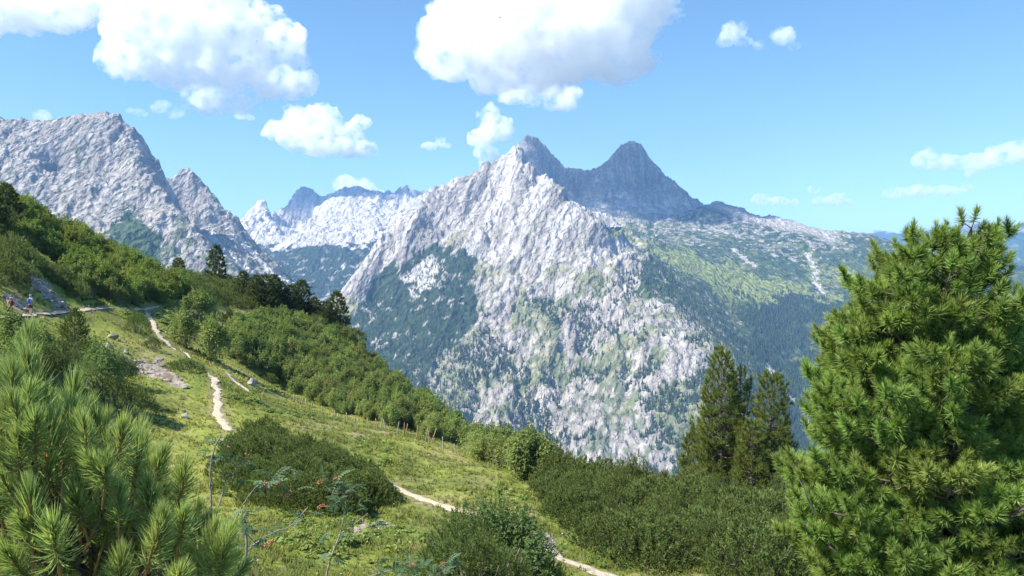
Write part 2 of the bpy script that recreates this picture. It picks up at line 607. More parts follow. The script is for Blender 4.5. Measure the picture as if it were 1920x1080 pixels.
def l_colour(m):
    x, y, z = m.X, m.Y, m.Z
    n = fbm(x / 120, y / 120, 5, 81, 0.6)
    n2 = fbm(x / 36, y / 36, 4, 82, 0.62)
    col = rock_tone(x, y, z, 83, ROCK * 1.0, ROCK2 * 1.0)
    g = sstep(0.0, 0.35, n2 + 0.5 * n + 0.9 * (m.NZ - 0.7) + 0.5 * sstep(380, 470, m.py) - 0.55)
    col = lerp(col, KRUMM * 1.3, g * 0.85)
    f = inpoly(m.px + 14 * n2, m.py + 14 * n, [(205, 420), (250, 405), (300, 440), (300, 500), (190, 500)])
    col[f] = KRUMM * 1.1
    for line, w in (([(500, 500), (530, 525), (555, 540)], 5), ([(395, 430), (440, 490), (470, 510)], 4), ([(440, 440), (500, 500)], 3)):
        k = dist_line(m.px + 6 * n2, m.py + 6 * n, line) < w
        col[k] = SCREE
    return col


LM = Massif(
    [[(-500, 230, 2900), (-300, 215, 2900), (-100, 214, 2880), (0, 222, 2850), (22, 231, 2850), (45, 237, 2850), (75, 242, 2850), (100, 237, 2850), (130, 238, 2850), (152, 229, 2850), (160, 231, 2850),
      (166, 235, 2850), (185, 234, 2850), (205, 230, 2850), (218, 234, 2850), (232, 243, 2850), (255, 260, 2850), (278, 284, 2850), (300, 311, 2820), (318, 340, 2800), (335, 366, 2800)],
     [(278, 284, 2850), (300, 340, 2650), (335, 400, 2500), (385, 450, 2380), (440, 500, 2280), (500, 560, 2150)],
     [(325, 345, 3350), (338, 322, 3350), (352, 318, 3350), (372, 326, 3350), (386, 342, 3350), (402, 364, 3330), (420, 390, 3300), (440, 412, 3280), (455, 428, 3250), (480, 458, 3200), (515, 490, 3150), (545, 520, 3080), (570, 545, 3000)]],
    [(300, 335, 3250), (318, 340, 3300), (320, 362, 3000), (100, 330, 2560), (200, 330, 2580), (100, 400, 2330), (200, 420, 2280), (270, 400, 2450), (300, 480, 2200), (230, 480, 2120), (0, 400, 2250), (-200, 330, 2500),
     (-300, 430, 2200), (0, 500, 2050), (-100, 260, 2700), (30, 268, 2560), (60, 275, 2550), (0, 262, 2560), (75, 310, 2500), (340, 390, 2900), (380, 430, 2820), (420, 470, 2720), (470, 520, 2600), (520, 565, 2500),
     (380, 370, 3150), (420, 420, 3060), (460, 470, 2980), (500, 510, 2900), (540, 545, 2800), (560, 600, 2600), (-500, 700, 1500), (0, 720, 1500), (300, 740, 1500), (500, 760, 1600), (620, 800, 1900), (650, 640, 2500), (650, 600, 3000), (650, 640, 3600)],
    -420, 680, 1500, 3700, 470, 460, l_detail, l_colour, back=(350, 300))
LM.build("mountain", "jagged grey limestone massif rising behind the green hillside")


# ---- the bright limestone cirque at the valley head
def v_detail(x, y, z):
    py = 540 - F * z / y
    hi = sstep(470, 440, py)
    return (rock_relief(x, y, 62, 420, 33, 0.0, 2.2, z=z, ledge=0.2) + rock_relief(x, y, 7, 90, 37, 0.0, 1.2)) * (0.75 + 0.35 * hi)


def v_colour(m):
    x, y, z = m.X, m.Y, m.Z
    n = fbm(x / 220, y / 220, 5, 91, 0.6)
    n2 = fbm(x / 70, y / 70, 4, 92, 0.6)
    col = rock_tone(x, y, z, 93, SCREE * 1.2, ROCK * 1.15, 260)
    f = sstep(-0.05, 0.15, 0.35 * n + 0.3 * n2 + 0.9 * sstep(438, 480, m.py) - 0.42)
    col = lerp(col, FOREST * 0.9, f)
    r = sstep(0.25, 0.4, n2 + 0.4 * n - 0.30) * sstep(450, 500, m.py)
    col = lerp(col, ROCK * 0.8, r * 0.7)
    return col


Vv = Massif(
    [[(300, 470, 6000), (420, 445, 5800), (440, 432, 5800), (456, 408, 5900), (468, 394, 6000), (478, 380, 6000), (490, 374, 6000), (500, 377, 6000), (512, 390, 6100), (528, 384, 6300), (545, 381, 6500), (558, 366, 6500), (570, 357, 6500), (580, 356, 6500),
      (592, 363, 6500), (604, 378, 6500), (622, 371, 6600), (640, 364, 6700), (665, 363, 6700), (700, 370, 6700), (725, 366, 6700), (750, 358, 6700), (790, 352, 6700), (830, 349, 6700), (860, 340, 6700), (950, 345, 6700)],
     [(575, 356, 6500), (585, 378, 6300), (590, 405, 6000), (575, 425, 5700)], [(490, 374, 6000), (498, 400, 5700), (515, 430, 5350), (535, 460, 5000)]],
    [(560, 418, 5700), (650, 432, 5450), (700, 402, 5850), (640, 402, 6000), (540, 440, 5350), (480, 432, 5650), (760, 392, 6200), (540, 456, 5000), (600, 460, 4900), (680, 455, 4900), (740, 440, 5000), (800, 410, 5600),
     (560, 505, 4550), (620, 512, 4450), (680, 502, 4450), (600, 560, 4000), (650, 560, 3900), (540, 560, 3900), (700, 540, 4100), (760, 500, 4400), (860, 450, 5000), (480, 480, 4900), (400, 520, 4500),
     (530, 600, 3500), (620, 610, 3400), (700, 610, 3400), (620, 690, 2800), (500, 690, 2800), (740, 690, 2800), (350, 560, 3800), (850, 560, 3600), (920, 480, 4600)],
    380, 900, 2900, 7300, 340, 400, v_detail, v_colour, back=(450, 300))
Vv.build("mountain", "bright bare cirque of limestone at the head of the valley")


# ---- blue ranges far off to the right
def f_detail(x, y, z):
    return rock_relief(x, y, 90, 900, 43, 0.0, 1.2) + rock_relief(x, y, 26, 240, 47, 0.0, 1.2)


def f_colour(m):
    n = fbm(m.X / 500, m.Y / 500, 5, 94, 0.6)
    col = lerp(np.broadcast_to(FOREST * 1.6, m.X.shape + (3,)), MEADOW * 0.8, sstep(0.1, 0.4, n))
    return lerp(col, ROCK, sstep(0.1, 0.4, n + 1.0 * sstep(455, 425, m.py) - 0.55))


FR = Massif(
    [[(1500, 470, 13000), (1580, 440, 13000), (1640, 436, 13000), (1700, 440, 13000), (1770, 436, 13500), (1800, 426, 14000), (1822, 422, 14000), (1845, 430, 14000), (1880, 440, 14000), (2100, 440, 14000), (2600, 430, 14000)],
     [(1740, 500, 8600), (1790, 470, 8800), (1835, 446, 9000), (1858, 437, 9000), (1885, 430, 9000), (1920, 424, 9000), (1990, 430, 9000), (2100, 420, 9000), (2600, 430, 9000)]],
    [(1900, 490, 7300), (1800, 520, 7000), (1700, 520, 7800), (1600, 520, 8000), (1900, 560, 6000), (1600, 640, 5500), (2400, 560, 6200), (2400, 650, 5500), (1900, 660, 5500)],
    1480, 2500, 5600, 15500, 340, 240, f_detail, f_colour, back=(1200, 500))
FR.build("mountain", "blue hazy mountain ranges far beyond the wooded ridge")


def w_detail(x, y, z):
    return rock_relief(x, y, 26, 260, 53, 0.0, 1.6) + fbm(x / 40, y / 40, 3, 54) * 6


def w_colour(m):
    n = fbm(m.X / 90, m.Y / 90, 4, 95, 0.6)
    return FOREST * (1.15 + 0.5 * n[..., None])


WR = Massif(
    [[(1600, 560, 5000), (1700, 530, 5000), (1780, 506, 5000), (1830, 494, 5000), (1870, 503, 5000), (1920, 510, 5000), (2000, 500, 5000), (2500, 510, 5000)]],
    [(1900, 580, 4300), (1800, 600, 4200), (1900, 680, 3600), (2400, 620, 4200), (2400, 760, 3400), (1700, 700, 3600), (1700, 800, 3200), (1900, 800, 3200)],
    1600, 2400, 3300, 5600, 260, 150, w_detail, w_colour)
WR.build("hills", "dark wooded ridge below the blue far ranges")

# ---- the valley floor, one sheet out to the horizon
def valley_floor():
    ang = np.radians(np.linspace(0, 360, 97))
    rad = np.concatenate([[1.0], np.geomspace(300, 24000, 40)])
    R, A = np.meshgrid(rad, ang, indexing='ij')
    X, Y = R * np.sin(A), R * np.cos(A)
    Z = -760 + 12 * fbm(X / 700, Y / 700, 4, 96) - 0.0 * R
    n = fbm(X / 400, Y / 400, 5, 97)
    col = lerp(np.broadcast_to(FOREST * 1.3, X.shape + (3,)), MEADOW * 0.8, sstep(0.0, 0.4, n))
    V = np.stack([X, Y, Z], -1).reshape(-1, 3)
    me = mesh_from("valley_floor", V, grid_faces(len(rad), len(ang)), [rock_mat], colors=col.reshape(-1, 3))
    tag(link("ground", me), "wooded valley floor far below", kind='structure')


valley_floor()

# ---- the air: one closed box of thin haze round everything
def haze_box():
    m, nt, out = nodes_of("haze_air")
    v = N(nt, "ShaderNodeVolumePrincipled")
    v.inputs["Color"].default_value = (0.27, 0.53, 1.0, 1)
    v.inputs["Density"].default_value = HAZE
    v.inputs["Anisotropy"].default_value = 0.0
    nt.links.new(v.outputs[0], out.inputs["Volume"])
    a, b, z0, z1 = -26000, 26000, -800, HAZE_TOP
    V = [(x, y, z) for z in (z0, z1) for y in (a, b) for x in (a, b)]
    me = mesh_from("haze", V, np.array([(0, 2, 3, 1), (4, 5, 7, 6), (0, 1, 5, 4), (2, 6, 7, 3), (0, 4, 6, 2), (1, 3, 7, 5)]), [m], smooth=False)
    o = link("haze", me)
    tag(o, "thin pale haze filling the valley air", kind='stuff')


HAZE = 0.000072
HAZE_TOP = 960.0
haze_box()

# ------------------------------------------------------------------ clouds
def cloud_material(name, dens):
    m, nt, out = nodes_of(name)
    v = N(nt, "ShaderNodeVolumePrincipled")
    v.inputs["Color"].default_value = (1, 1, 1, 1)
    v.inputs["Density"].default_value = dens
    v.inputs["Anisotropy"].default_value = 0.0
    L = nt.links.new
    g = N(nt, "ShaderNodeNewGeometry")
    no = N(nt, "ShaderNodeTexNoise")
    no.inputs["Scale"].default_value = 1 / 115.0
    no.inputs["Detail"].default_value = 7
    no.inputs["Roughness"].default_value = 0.62
    L(g.outputs["Position"], no.inputs["Vector"])
    mr = N(nt, "ShaderNodeMapRange")
    mr.inputs["From Min"].default_value = 0.44
    mr.inputs["From Max"].default_value = 0.84
    mr.inputs["To Min"].default_value = 0.0
    mr.inputs["To Max"].default_value = dens
    L(no.outputs[0], mr.inputs["Value"])
    L(mr.outputs[0], v.inputs["Density"])
    L(v.outputs[0], out.inputs["Volume"])
    return m


cloud_thick = cloud_material("cloud_vapour", 0.036)
cloud_thin = cloud_material("thin_cloud_vapour", 0.02)


def ico(sub):
    bm = bmesh.new()
    bmesh.ops.create_icosphere(bm, subdivisions=sub, radius=1)
    v = np.array([x.co[:] for x in bm.verts])
    f = np.array([[q.index for q in p.verts] for p in bm.faces])
    bm.free()
    return v, f


ICO3 = ico(3)


def drop_hollows(me):
    """Removes the closed hollows that fusing leaves inside a cloud."""
    bm = bmesh.new()
    bm.from_mesh(me)
    seen, kill = set(), []
    for v in bm.verts:
        if v in seen:
            continue
        stack, isl = [v], []
        seen.add(v)
        while stack:
            a = stack.pop()
            isl.append(a)
            for e in a.link_edges:
                b = e.other_vert(a)
                if b not in seen:
                    seen.add(b)
                    stack.append(b)
        fs = {f for a in isl for f in a.link_faces}
        vol = sum(f.calc_center_median().dot(f.normal) * f.calc_area() for f in fs)
        if vol < 0:
            kill += isl
    if kill:
        bmesh.ops.delete(bm, geom=kill, context='VERTS')
    bm.to_mesh(me)
    bm.free()


def make_cloud(label, D, blobs, seed, mat, voxel, depth=0.8, flat=0.45):
    """blobs: (px, py, rx, ry) puffs of the cloud as seen; built as round puffs at distance D and fused to one body."""
    rng = np.random.RandomState(seed)
    Vs, Fs, n = [], [], 0
    k = D / F
    for (px, py, rx, ry) in blobs:
        c = np.array(P(px, py, D))
        c[1] += rng.uniform(-0.35, 0.35) * rx * k
        r = np.array([rx * k, rx * k * depth, ry * k])
        v = ICO3[0] * r
        v[:, 2] = np.where(v[:, 2] < 0, v[:, 2] * (0.55 + 0.45 * (1 - flat)), v[:, 2])
        Vs.append(v + c)
        Fs.append(ICO3[1] + n)
        n += len(v)
        m = max(5, int(9 * (rx * ry) ** 0.5 / 40))
        for i in range(m):
            d = rng.randn(3)
            d[2] = abs(d[2]) * 0.9 - 0.25
            d /= np.linalg.norm(d)
            s = rng.uniform(0.22, 0.5)
            q = ICO3[0] * (min(rx, ry) * k * s * rng.uniform(0.8, 1.25))
            Vs.append(q + c + d * r * rng.uniform(0.75, 0.98))
            Fs.append(ICO3[1] + n)
            n += len(q)
    V, Fc = np.concatenate(Vs), np.concatenate(Fs)
    me = mesh_from("cloud_puffs", V, Fc)
    tmp = bpy.data.objects.new("cloud_puffs", me)
    COL.objects.link(tmp)
    rm = tmp.modifiers.new("fuse", 'REMESH')
    rm.mode = 'VOXEL'
    rm.voxel_size = voxel
    sm = tmp.modifiers.new("soften", 'SMOOTH')
    sm.factor = 0.5
    sm.iterations = 4
    dg = bpy.context.evaluated_depsgraph_get()
    ev = tmp.evaluated_get(dg)
    m2 = bpy.data.meshes.new_from_object(ev)
    bpy.data.objects.remove(tmp)
    bpy.data.meshes.remove(me)
    drop_hollows(m2)
    n = len(m2.vertices)
    co = np.empty(n * 3, np.float32)
    no = np.empty(n * 3, np.float32)
    m2.vertices.foreach_get("co", co)
    m2.vertices.foreach_get("normal", no)
    co, no = co.reshape(-1, 3).astype(float), no.reshape(-1, 3)
    size = np.mean([b[2] for b in blobs]) * k
    h = 0
    a, s = 1.0, 1 / (size * 0.75)
    for o in range(5):
        h = h + a * (0.35 - np.abs(perlin3(co * s + seed * 3.7, seed + o)))
        a *= 0.55
        s *= 2.1
    co = co + no * (h * size * 0.28)[:, None]
    m2.vertices.foreach_set("co", co.astype(np.float32).ravel())
    m2.materials.clear()
    m2.materials.append(mat)
    m2.polygons.foreach_set("use_smooth", np.ones(len(m2.polygons), bool))
    m2.name = "cloud"
    m2.update()
    zmin = co[:, 2].min()
    if zmin < HAZE_TOP + 12:
        print("cloud too low", label, zmin)
    o = link("cloud", m2)
    tag(o, label, "cloud")
    return o


make_cloud("huge white cumulus above the grey double peak", 4500,
           [(850, 90, 60, 70), (900, 40, 90, 80), (960, 110, 90, 60), (1010, 20, 110, 90), (1080, 90, 110, 70), (1150, 40, 90, 80), (1160, 120, 60, 45),
            (1210, 5, 60, 50), (1020, 150, 60, 25), (930, 150, 50, 25), (1185, 140, 25, 18), (820, 110, 22, 40), (1100, -40, 130, 60), (940, -50, 110, 60), (960, 40, 90, 60), (950, 0, 80, 60), (905, 25, 60, 50)], 31, cloud_thick, 24, depth=1.35)
make_cloud("small white cloud hanging under the huge cumulus", 5200,
           [(960, 178, 30, 22), (1000, 178, 38, 24), (1045, 182, 38, 26), (1065, 195, 20, 18)], 12, cloud_thick, 12)
make_cloud("white cloud column rising behind the pale summit", 7600,
           [(915, 215, 22, 18), (930, 240, 34, 24), (905, 262, 30, 20), (912, 290, 24, 18), (915, 312, 18, 14), (945, 250, 20, 16)], 13, cloud_thick, 16)
make_cloud("broad white cumulus over the valley head", 6200,
           [(260, 60, 70, 60), (330, 40, 80, 50), (400, 60, 90, 60), (470, 60, 60, 55), (250, 120, 55, 40), (340, 120, 90, 50), (430, 130, 80, 45), (520, 90, 50, 50),
            (550, 160, 48, 30), (500, 160, 60, 28), (400, 192, 55, 24), (450, 190, 35, 20), (540, 70, 26, 30), (440, 15, 35, 30), (350, -20, 90, 40), (250, 0, 60, 40), (330, 90, 70, 50), (400, 20, 60, 40)], 14, cloud_thick, 24)
make_cloud("wedge shaped white cloud above the bright cirque", 7200,
           [(560, 235, 40, 36), (600, 230, 40, 34), (640, 260, 44, 28), (580, 265, 55, 26), (530, 250, 36, 18), (680, 280, 34, 16), (625, 280, 60, 16), (675, 232, 18, 14)], 15, cloud_thick, 18)
make_cloud("white cloud resting behind the cirque rim", 9600,
           [(650, 350, 24, 20), (675, 356, 28, 22), (700, 366, 22, 14)], 16, cloud_thick, 18)
make_cloud("cloud bank at the upper left corner of the sky", 6400,
           [(20, 20, 70, 45), (90, 15, 70, 40), (150, 5, 50, 30), (-60, 20, 80, 40), (60, 45, 50, 20)], 17, cloud_thick, 24)
make_cloud("small puff between the big cumulus and the cirque cloud", 7000,
           [(305, 200, 18, 13), (325, 212, 20, 13), (295, 206, 12, 8)], 18, cloud_thin, 10)
make_cloud("smallest puff under the broad cumulus", 7000, [(455, 218, 15, 9), (470, 222, 9, 5)], 19, cloud_thin, 9)
make_cloud("faint puff over the jagged left massif", 7000, [(262, 212, 15, 8), (245, 208, 9, 6)], 20, cloud_thin, 9)
make_cloud("tiny puff above the jagged massif crest", 7000, [(84, 220, 15, 14), (72, 212, 8, 7)], 21, cloud_thin, 9)
make_cloud("small cloud between the wedge cloud and the cloud column", 7400, [(805, 276, 16, 9), (830, 268, 13, 11), (840, 272, 8, 7)], 22, cloud_thick, 9)
make_cloud("twin tufted cloud in the open blue sky", 6000,
           [(1375, 60, 24, 20), (1360, 80, 18, 14), (1395, 78, 18, 10), (1425, 88, 14, 10), (1465, 72, 26, 20), (1485, 88, 16, 8)], 23, cloud_thin, 10)
make_cloud("long low cloud over the big pine", 8600,
           [(1740, 300, 24, 20), (1780, 304, 36, 14), (1830, 306, 40, 16), (1880, 292, 34, 22), (1930, 284, 40, 24), (1830, 324, 18, 10)], 24, cloud_thin, 16)
make_cloud("thin stretched cloud below the long low cloud", 11000,
           [(1680, 362, 26, 10), (1725, 358, 26, 12), (1775, 358, 30, 9), (1810, 352, 16, 7)], 25, cloud_thin, 18)
make_cloud("flat little cloud above the ridge notch", 12500, [(1540, 378, 18, 10), (1570, 376, 20, 14), (1590, 380, 12, 7), (1525, 356, 12, 7)], 26, cloud_thin, 18)
make_cloud("faint cloud beside the far rocky crest", 12500, [(1425, 376, 18, 12), (1460, 378, 24, 9), (1490, 380, 12, 7)], 27, cloud_thin, 18)

# ------------------------------------------------------------------ the near hillside
grass_ground = vertex_colour_material("alpine_turf", 2.2, 0.30, 3.0, 0.10)

TURFC = np.array([0.170, 0.205, 0.038])
TURFL = np.array([0.275, 0.285, 0.064])
TURFD = np.array([0.080, 0.110, 0.025])
DRY = np.array([0.27, 0.225, 0.115])
SOIL = np.array([0.20, 0.15, 0.10])
PATHC = np.array([0.47, 0.395, 0.29])

near_pts = [P(*q) for q in [
    # the contour path with the hikers
    (-200, 606, 52), (-100, 600, 56), (0, 594, 61), (20, 592.5, 63), (58, 590, 66), (120, 584, 72), (180, 578, 80), (235, 577, 86), (280, 582, 91), (330, 572, 100), (362, 560, 108),
    # the trail that drops away from it
    (282, 598, 88), (300, 626, 84), (320, 645, 81), (350, 668, 77), (398, 700, 68), (410, 750, 60), (430, 805, 51),
    # meadow
    (560, 822, 49), (500, 900, 38), (620, 880, 41), (700, 900, 42), (715, 895, 43), (780, 930, 38.5), (860, 957, 36), (1000, 992, 33), (1040, 1037, 30.5), (1150, 1082, 28),
    (640, 800, 66), (760, 850, 53), (880, 890, 47), (980, 930, 40), (500, 760, 74), (470, 718, 82), (348, 778, 57), (260, 800, 52), (220, 695, 64), (212, 640, 71), (150, 620, 68),
    (100, 620, 62), (0, 640, 50), (60, 700, 46), (100, 800, 39), (0, 760, 38), (300, 700, 65), (300, 860, 44), (220, 900, 38), (350, 960, 33), (100, 1000, 25), (-100, 900, 27), (-300, 800, 28),
    # fence line
    (530, 740, 96), (600, 772, 87), (700, 802, 78), (800, 828, 69), (860, 846, 63.5), (940, 873, 56),
    # steep foreground
    (560, 1010, 27), (700, 1010, 29.5), (820, 1085, 24.5), (500, 1120, 20.5), (900, 1160, 21),
    # hillside above the path
    (60, 525, 74), (125, 580, 76), (0, 480, 72), (-100, 440, 72), (0, 420, 84), (0, 372, 100), (-100, 320, 100), (-250, 230, 105), (100, 435, 110), (200, 487, 117), (150, 540, 95), (250, 550, 98), (320, 528, 124), (400, 522, 130),
    (-400, 250, 100), (-400, 420, 70), (-400, 560, 45),
    # the shrub slope
    (430, 590, 112), (430, 650, 96), (520, 565, 134), (560, 650, 112), (640, 618, 130), (700, 658, 124), (650, 700, 104), (790, 755, 108), (760, 740, 100), (860, 818, 93), (960, 872, 78), (1050, 897, 68),
    # the dwarf pine slope to the right
    (1050, 1000, 35), (1130, 960, 40), (1200, 1052, 31), (1300, 1064, 30), (1260, 926, 50), (1150, 905, 58), (1400, 960, 42), (1400, 1040, 33), (1350, 920, 48), (1500, 950, 44), (1500, 1100, 29), (1700, 980, 44), (1900, 1000, 44), (2200, 1000, 46),
    (1700, 1150, 29), (2000, 1180, 30), (2300, 1200, 32)]]
near_pts += [(0, 0, -1.7), (-2.5, 1, -1.2), (2.5, 1, -2.1), (-1.5, 3, -2.4), (1.5, 3.5, -2.9), (0, 7, -4.4), (-4, 6, -3.4), (4.5, 9, -5.9), (-3, 11, -5.4), (1, 12, -6.2), (5, 14, -7.3), (-6, 14, -5.6), (9, 14, -7.6),
             (-10, 5, -1.5), (-12, 14, -3.6), (8, 4, -4.2), (14, 8, -7.2), (0, 18, -7.7), (-5, 20, -7.3), (6, 20, -8.6), (-22, 12, 1.0), (-30, 30, -0.5), (-45, 20, 8), (24, 10, -10), (30, 24, -13), (0, -6, 0.5), (-14, -4, 3), (14, -4, -4)]
# beyond the crest everything falls to the valley
for px, d, z in [(-300, 170, 20), (-100, 160, 8), (100, 165, -4), (250, 175, -14), (400, 185, -20), (520, 185, -28), (640, 180, -34), (760, 160, -40), (860, 140, -40), (960, 120, -38), (1080, 105, -36), (1260, 90, -36), (1400, 85, -34), (1600, 85, -34), (2000, 90, -38),
                 (-300, 300, -30), (0, 300, -70), (300, 300, -90), (600, 300, -110), (900, 260, -120), (1300, 240, -130), (1800, 240, -130), (2300, 240, -130),
                 (0, 520, -240), (400, 520, -260), (800, 520, -290), (1200, 520, -300), (1700, 520, -300), (2200, 520, -300), (-300, 520, -200)]:
    near_pts.append((d * (px - 960) / F, d, z))
near_s = Surface(near_pts, 'linear', 0.002)


def near_raw(x, y):
    z = near_s(x, y)
    r = np.hypot(x, y)
    z = z + fbm(x / 9, y / 9, 4, 101, 0.5) * 0.32 * sstep(3, 25, r) + fbm(x / 2.2, y / 2.2, 3, 102, 0.5) * 0.10 * sstep(2, 12, r)
    return z + fbm(x / 45, y / 45, 4, 103) * 6 * sstep(150, 260, r)


NA0, NA1, NCOLS, NROWS = math.radians(-58), math.radians(58), 640, 430
NR0, NR1 = 0.5, 640.0
_r = np.geomspace(NR0, NR1, NROWS)
_a = np.linspace(NA0, NA1, NCOLS)
_R, _A = np.meshgrid(_r, _a, indexing='ij')
NX, NY = _R * np.sin(_A), _R * np.cos(_A)
# smooth base on a coarse lattice, relief on top
NZ_ = near_raw(NX, NY)


def ground_z(x, y):
    x, y = np.asarray(x, float), np.asarray(y, float)
    r, a = np.hypot(x, y), np.arctan2(x, y)
    c = np.clip((a - NA0) / (NA1 - NA0) * (NCOLS - 1), 0, NCOLS - 1.001)
    q = np.clip(np.log(np.maximum(r, NR0) / NR0) / math.log(NR1 / NR0) * (NROWS - 1), 0, NROWS - 1.001)
    ci, qi = c.astype(int), q.astype(int)
    cf, qf = c - ci, q - qi
    return (NZ_[qi, ci] * (1 - cf) * (1 - qf) + NZ_[qi, ci + 1] * cf * (1 - qf)
            + NZ_[qi + 1, ci] * (1 - cf) * qf + NZ_[qi + 1, ci + 1] * cf * qf)


_ds = np.geomspace(4, 240, 900)


def ground_hit(px, py):
    """Where the view ray through (px, py) meets the near hillside; None where it passes over."""
    x, z = _ds * (px - 960) / F, _ds * (540 - py) / F
    g = ground_z(x, _ds)
    k = np.nonzero(g > z)[0]
    if len(k) == 0:
        return None
    i = k[0]
    if i == 0:
        return (x[0], _ds[0], g[0])
    e0, e1 = z[i - 1] - g[i - 1], g[i] - z[i]
    d = _ds[i - 1] + (_ds[i] - _ds[i - 1]) * e0 / (e0 + e1)
    xx = d * (px - 960) / F
    return (xx, d, float(ground_z(xx, d)))


TRAILS = {
    'contour': ([(-140, 603), (-60, 599), (0, 595.5), (40, 592), (80, 588), (120, 585), (160, 581), (190, 578), (215, 578)], 0.5),
    'contour2': ([(225, 578), (262, 580), (285, 577), (300, 573)], 0.5),
    'drop': ([(276, 584), (281, 596), (286, 610), (300, 630), (318, 648), (330, 656)], 0.62),
    'drop2': ([(340, 655), (352, 668), (360, 676)], 0.3),
    'straight': ([(394, 700), (402, 712), (406, 730), (410, 748), (408, 766), (412, 780), (420, 794), (433, 808)], 0.62),
    'side': ([(424, 698), (440, 716), (462, 731), (478, 744)], 0.45),
    'lower': ([(700, 880), (716, 897), (740, 914), (775, 931), (800, 940), (830, 948), (862, 958), (900, 968), (960, 985), (1000, 1000), (1025, 1018)], 0.55),
    'bottom': ([(1015, 1020), (1032, 1038), (1060, 1050), (1095, 1062), (1130, 1074), (1165, 1088), (1230, 1110)], 0.62),
}
TRAIL_LINES = {}
for k_, (pts_, w_) in TRAILS.items():
    hits = [ground_hit(*q) for q in pts_]
    TRAIL_LINES[k_] = ([h for h in hits if h], w_)


def dist_trails(x, y):
    d = np.full(np.shape(x), 1e9)
    for ln, w in TRAIL_LINES.values():
        for a, b in zip(ln[:-1], ln[1:]):
            l2 = (b[0] - a[0]) ** 2 + (b[1] - a[1]) ** 2 + 1e-9
            t = np.clip(((x - a[0]) * (b[0] - a[0]) + (y - a[1]) * (b[1] - a[1])) / l2, 0, 1)
            d = np.minimum(d, np.hypot(x - a[0] - t * (b[0] - a[0]), y - a[1] - t * (b[1] - a[1])) - w * 0.5)
    return d


SCREES = [[(48, 508), (66, 508), (95, 540), (128, 578), (112, 582), (80, 556), (52, 528)],
          [(10, 552), (30, 552), (52, 572), (60, 582), (30, 580), (10, 566)],
          [(215, 668), (250, 672), (278, 676), (300, 668), (322, 695), (352, 724), (335, 728), (300, 712), (262, 704), (225, 688)],
          [(664, 985), (700, 972), (745, 985), (720, 995), (690, 1003), (660, 1012)],
          [(1012, 998), (1030, 1000), (1045, 1025), (1038, 1040), (1022, 1030)],
          [(200, 790), (235, 800), (245, 830), (215, 845), (190, 820)]]


def build_ground():
    x, y = NX, NY
    dd = np.maximum(y, 0.3)
    px, py = 960 + F * x / dd, 540 - F * NZ_ / dd
    n = fbm(x / 7, y / 7, 4, 111, 0.55)
    n2 = fbm(x / 1.4, y / 1.4, 4, 112, 0.6)
    n3 = fbm(x / 20, y / 20, 3, 113)
    col = lerp(np.broadcast_to(TURFC, x.shape + (3,)), TURFL, sstep(-0.1, 0.55, n3 + 0.4 * n))
    col = lerp(col, TURFD, sstep(0.15, 0.6, n + 0.5 * n2) * 0.6)
    col = lerp(col, DRY, sstep(0.45, 0.85, n2 + 0.5 * n3 + 0.15 * n) * 0.45)
    for (cx, cy, rx, ry, st) in ((600, 800, 70, 12, 0.5), (700, 812, 60, 9, 0.9), (860, 850, 60, 25, 0.55), (840, 940, 70, 12, 0.5), (960, 960, 90, 16, 0.6), (900, 900, 40, 20, 0.35), (450, 575, 40, 20, 0.6), (560, 590, 60, 10, 0.4),
                                 (290, 660, 50, 30, 0.45), (1290, 1075, 60, 12, 0.7), (1240, 1078, 40, 12, 0.7), (240, 640, 30, 12, .3)):
        w = 1 - sstep(0.5, 1.3, np.hypot((px - cx) / rx, (py - cy) / ry) + 0.5 * n2)
        col = lerp(col, DRY, w * st * (y > 5))
    wpx, wpy = px + 7 * n2, py + 5 * n2
    for s in SCREES:
        k = inpoly(wpx, wpy, s) & (y > 5) & (y < 140)
        col[k] = lerp(np.broadcast_to(np.array([0.30, 0.26, 0.215]), col[k].shape), SOIL * 0.9, sstep(0.0, 0.5, n2[k]))
    # worn soil along the trails
    dt = dist_trails(x, y)
    col = lerp(col, SOIL * 1.2, (1 - sstep(0.0, 0.5, dt + 0.35 * n2)) * 0.7)
    # turf colour blends darker towards the steep near bank
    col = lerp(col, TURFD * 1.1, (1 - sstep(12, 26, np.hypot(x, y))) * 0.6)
    V = np.stack([x, y, NZ_], -1).reshape(-1, 3)
    me = mesh_from("hillside", V, grid_faces(NROWS, NCOLS), [grass_ground], colors=col.reshape(-1, 3))
    tag(link("ground", me), "green alpine hillside falling away to the right", kind='structure')


build_ground()

path_mat, nt_, out_ = nodes_of("trodden_gravel")
b_ = N(nt_, "ShaderNodeBsdfPrincipled", Roughness=0.95)
g_ = N(nt_, "ShaderNodeNewGeometry")
n_ = N(nt_, "ShaderNodeTexNoise", Scale=5.0, Detail=6.0, Roughness=0.7)
nt_.links.new(g_.outputs["Position"], n_.inputs["Vector"])
r_ = ramp(nt_, n_.outputs[0], [(0.3, tuple(PATHC * 0.62)), (0.5, tuple(PATHC)), (0.72, tuple(np.array([0.56, 0.5, 0.41])))])
nt_.links.new(r_.outputs[0], b_.inputs["Base Color"])
bp_ = N(nt_, "ShaderNodeBump", Distance=0.06)
nt_.links.new(n_.outputs[0], bp_.inputs["Height"])
nt_.links.new(bp_.outputs[0], b_.inputs["Normal"])
nt_.links.new(b_.outputs[0], out_.inputs[0])


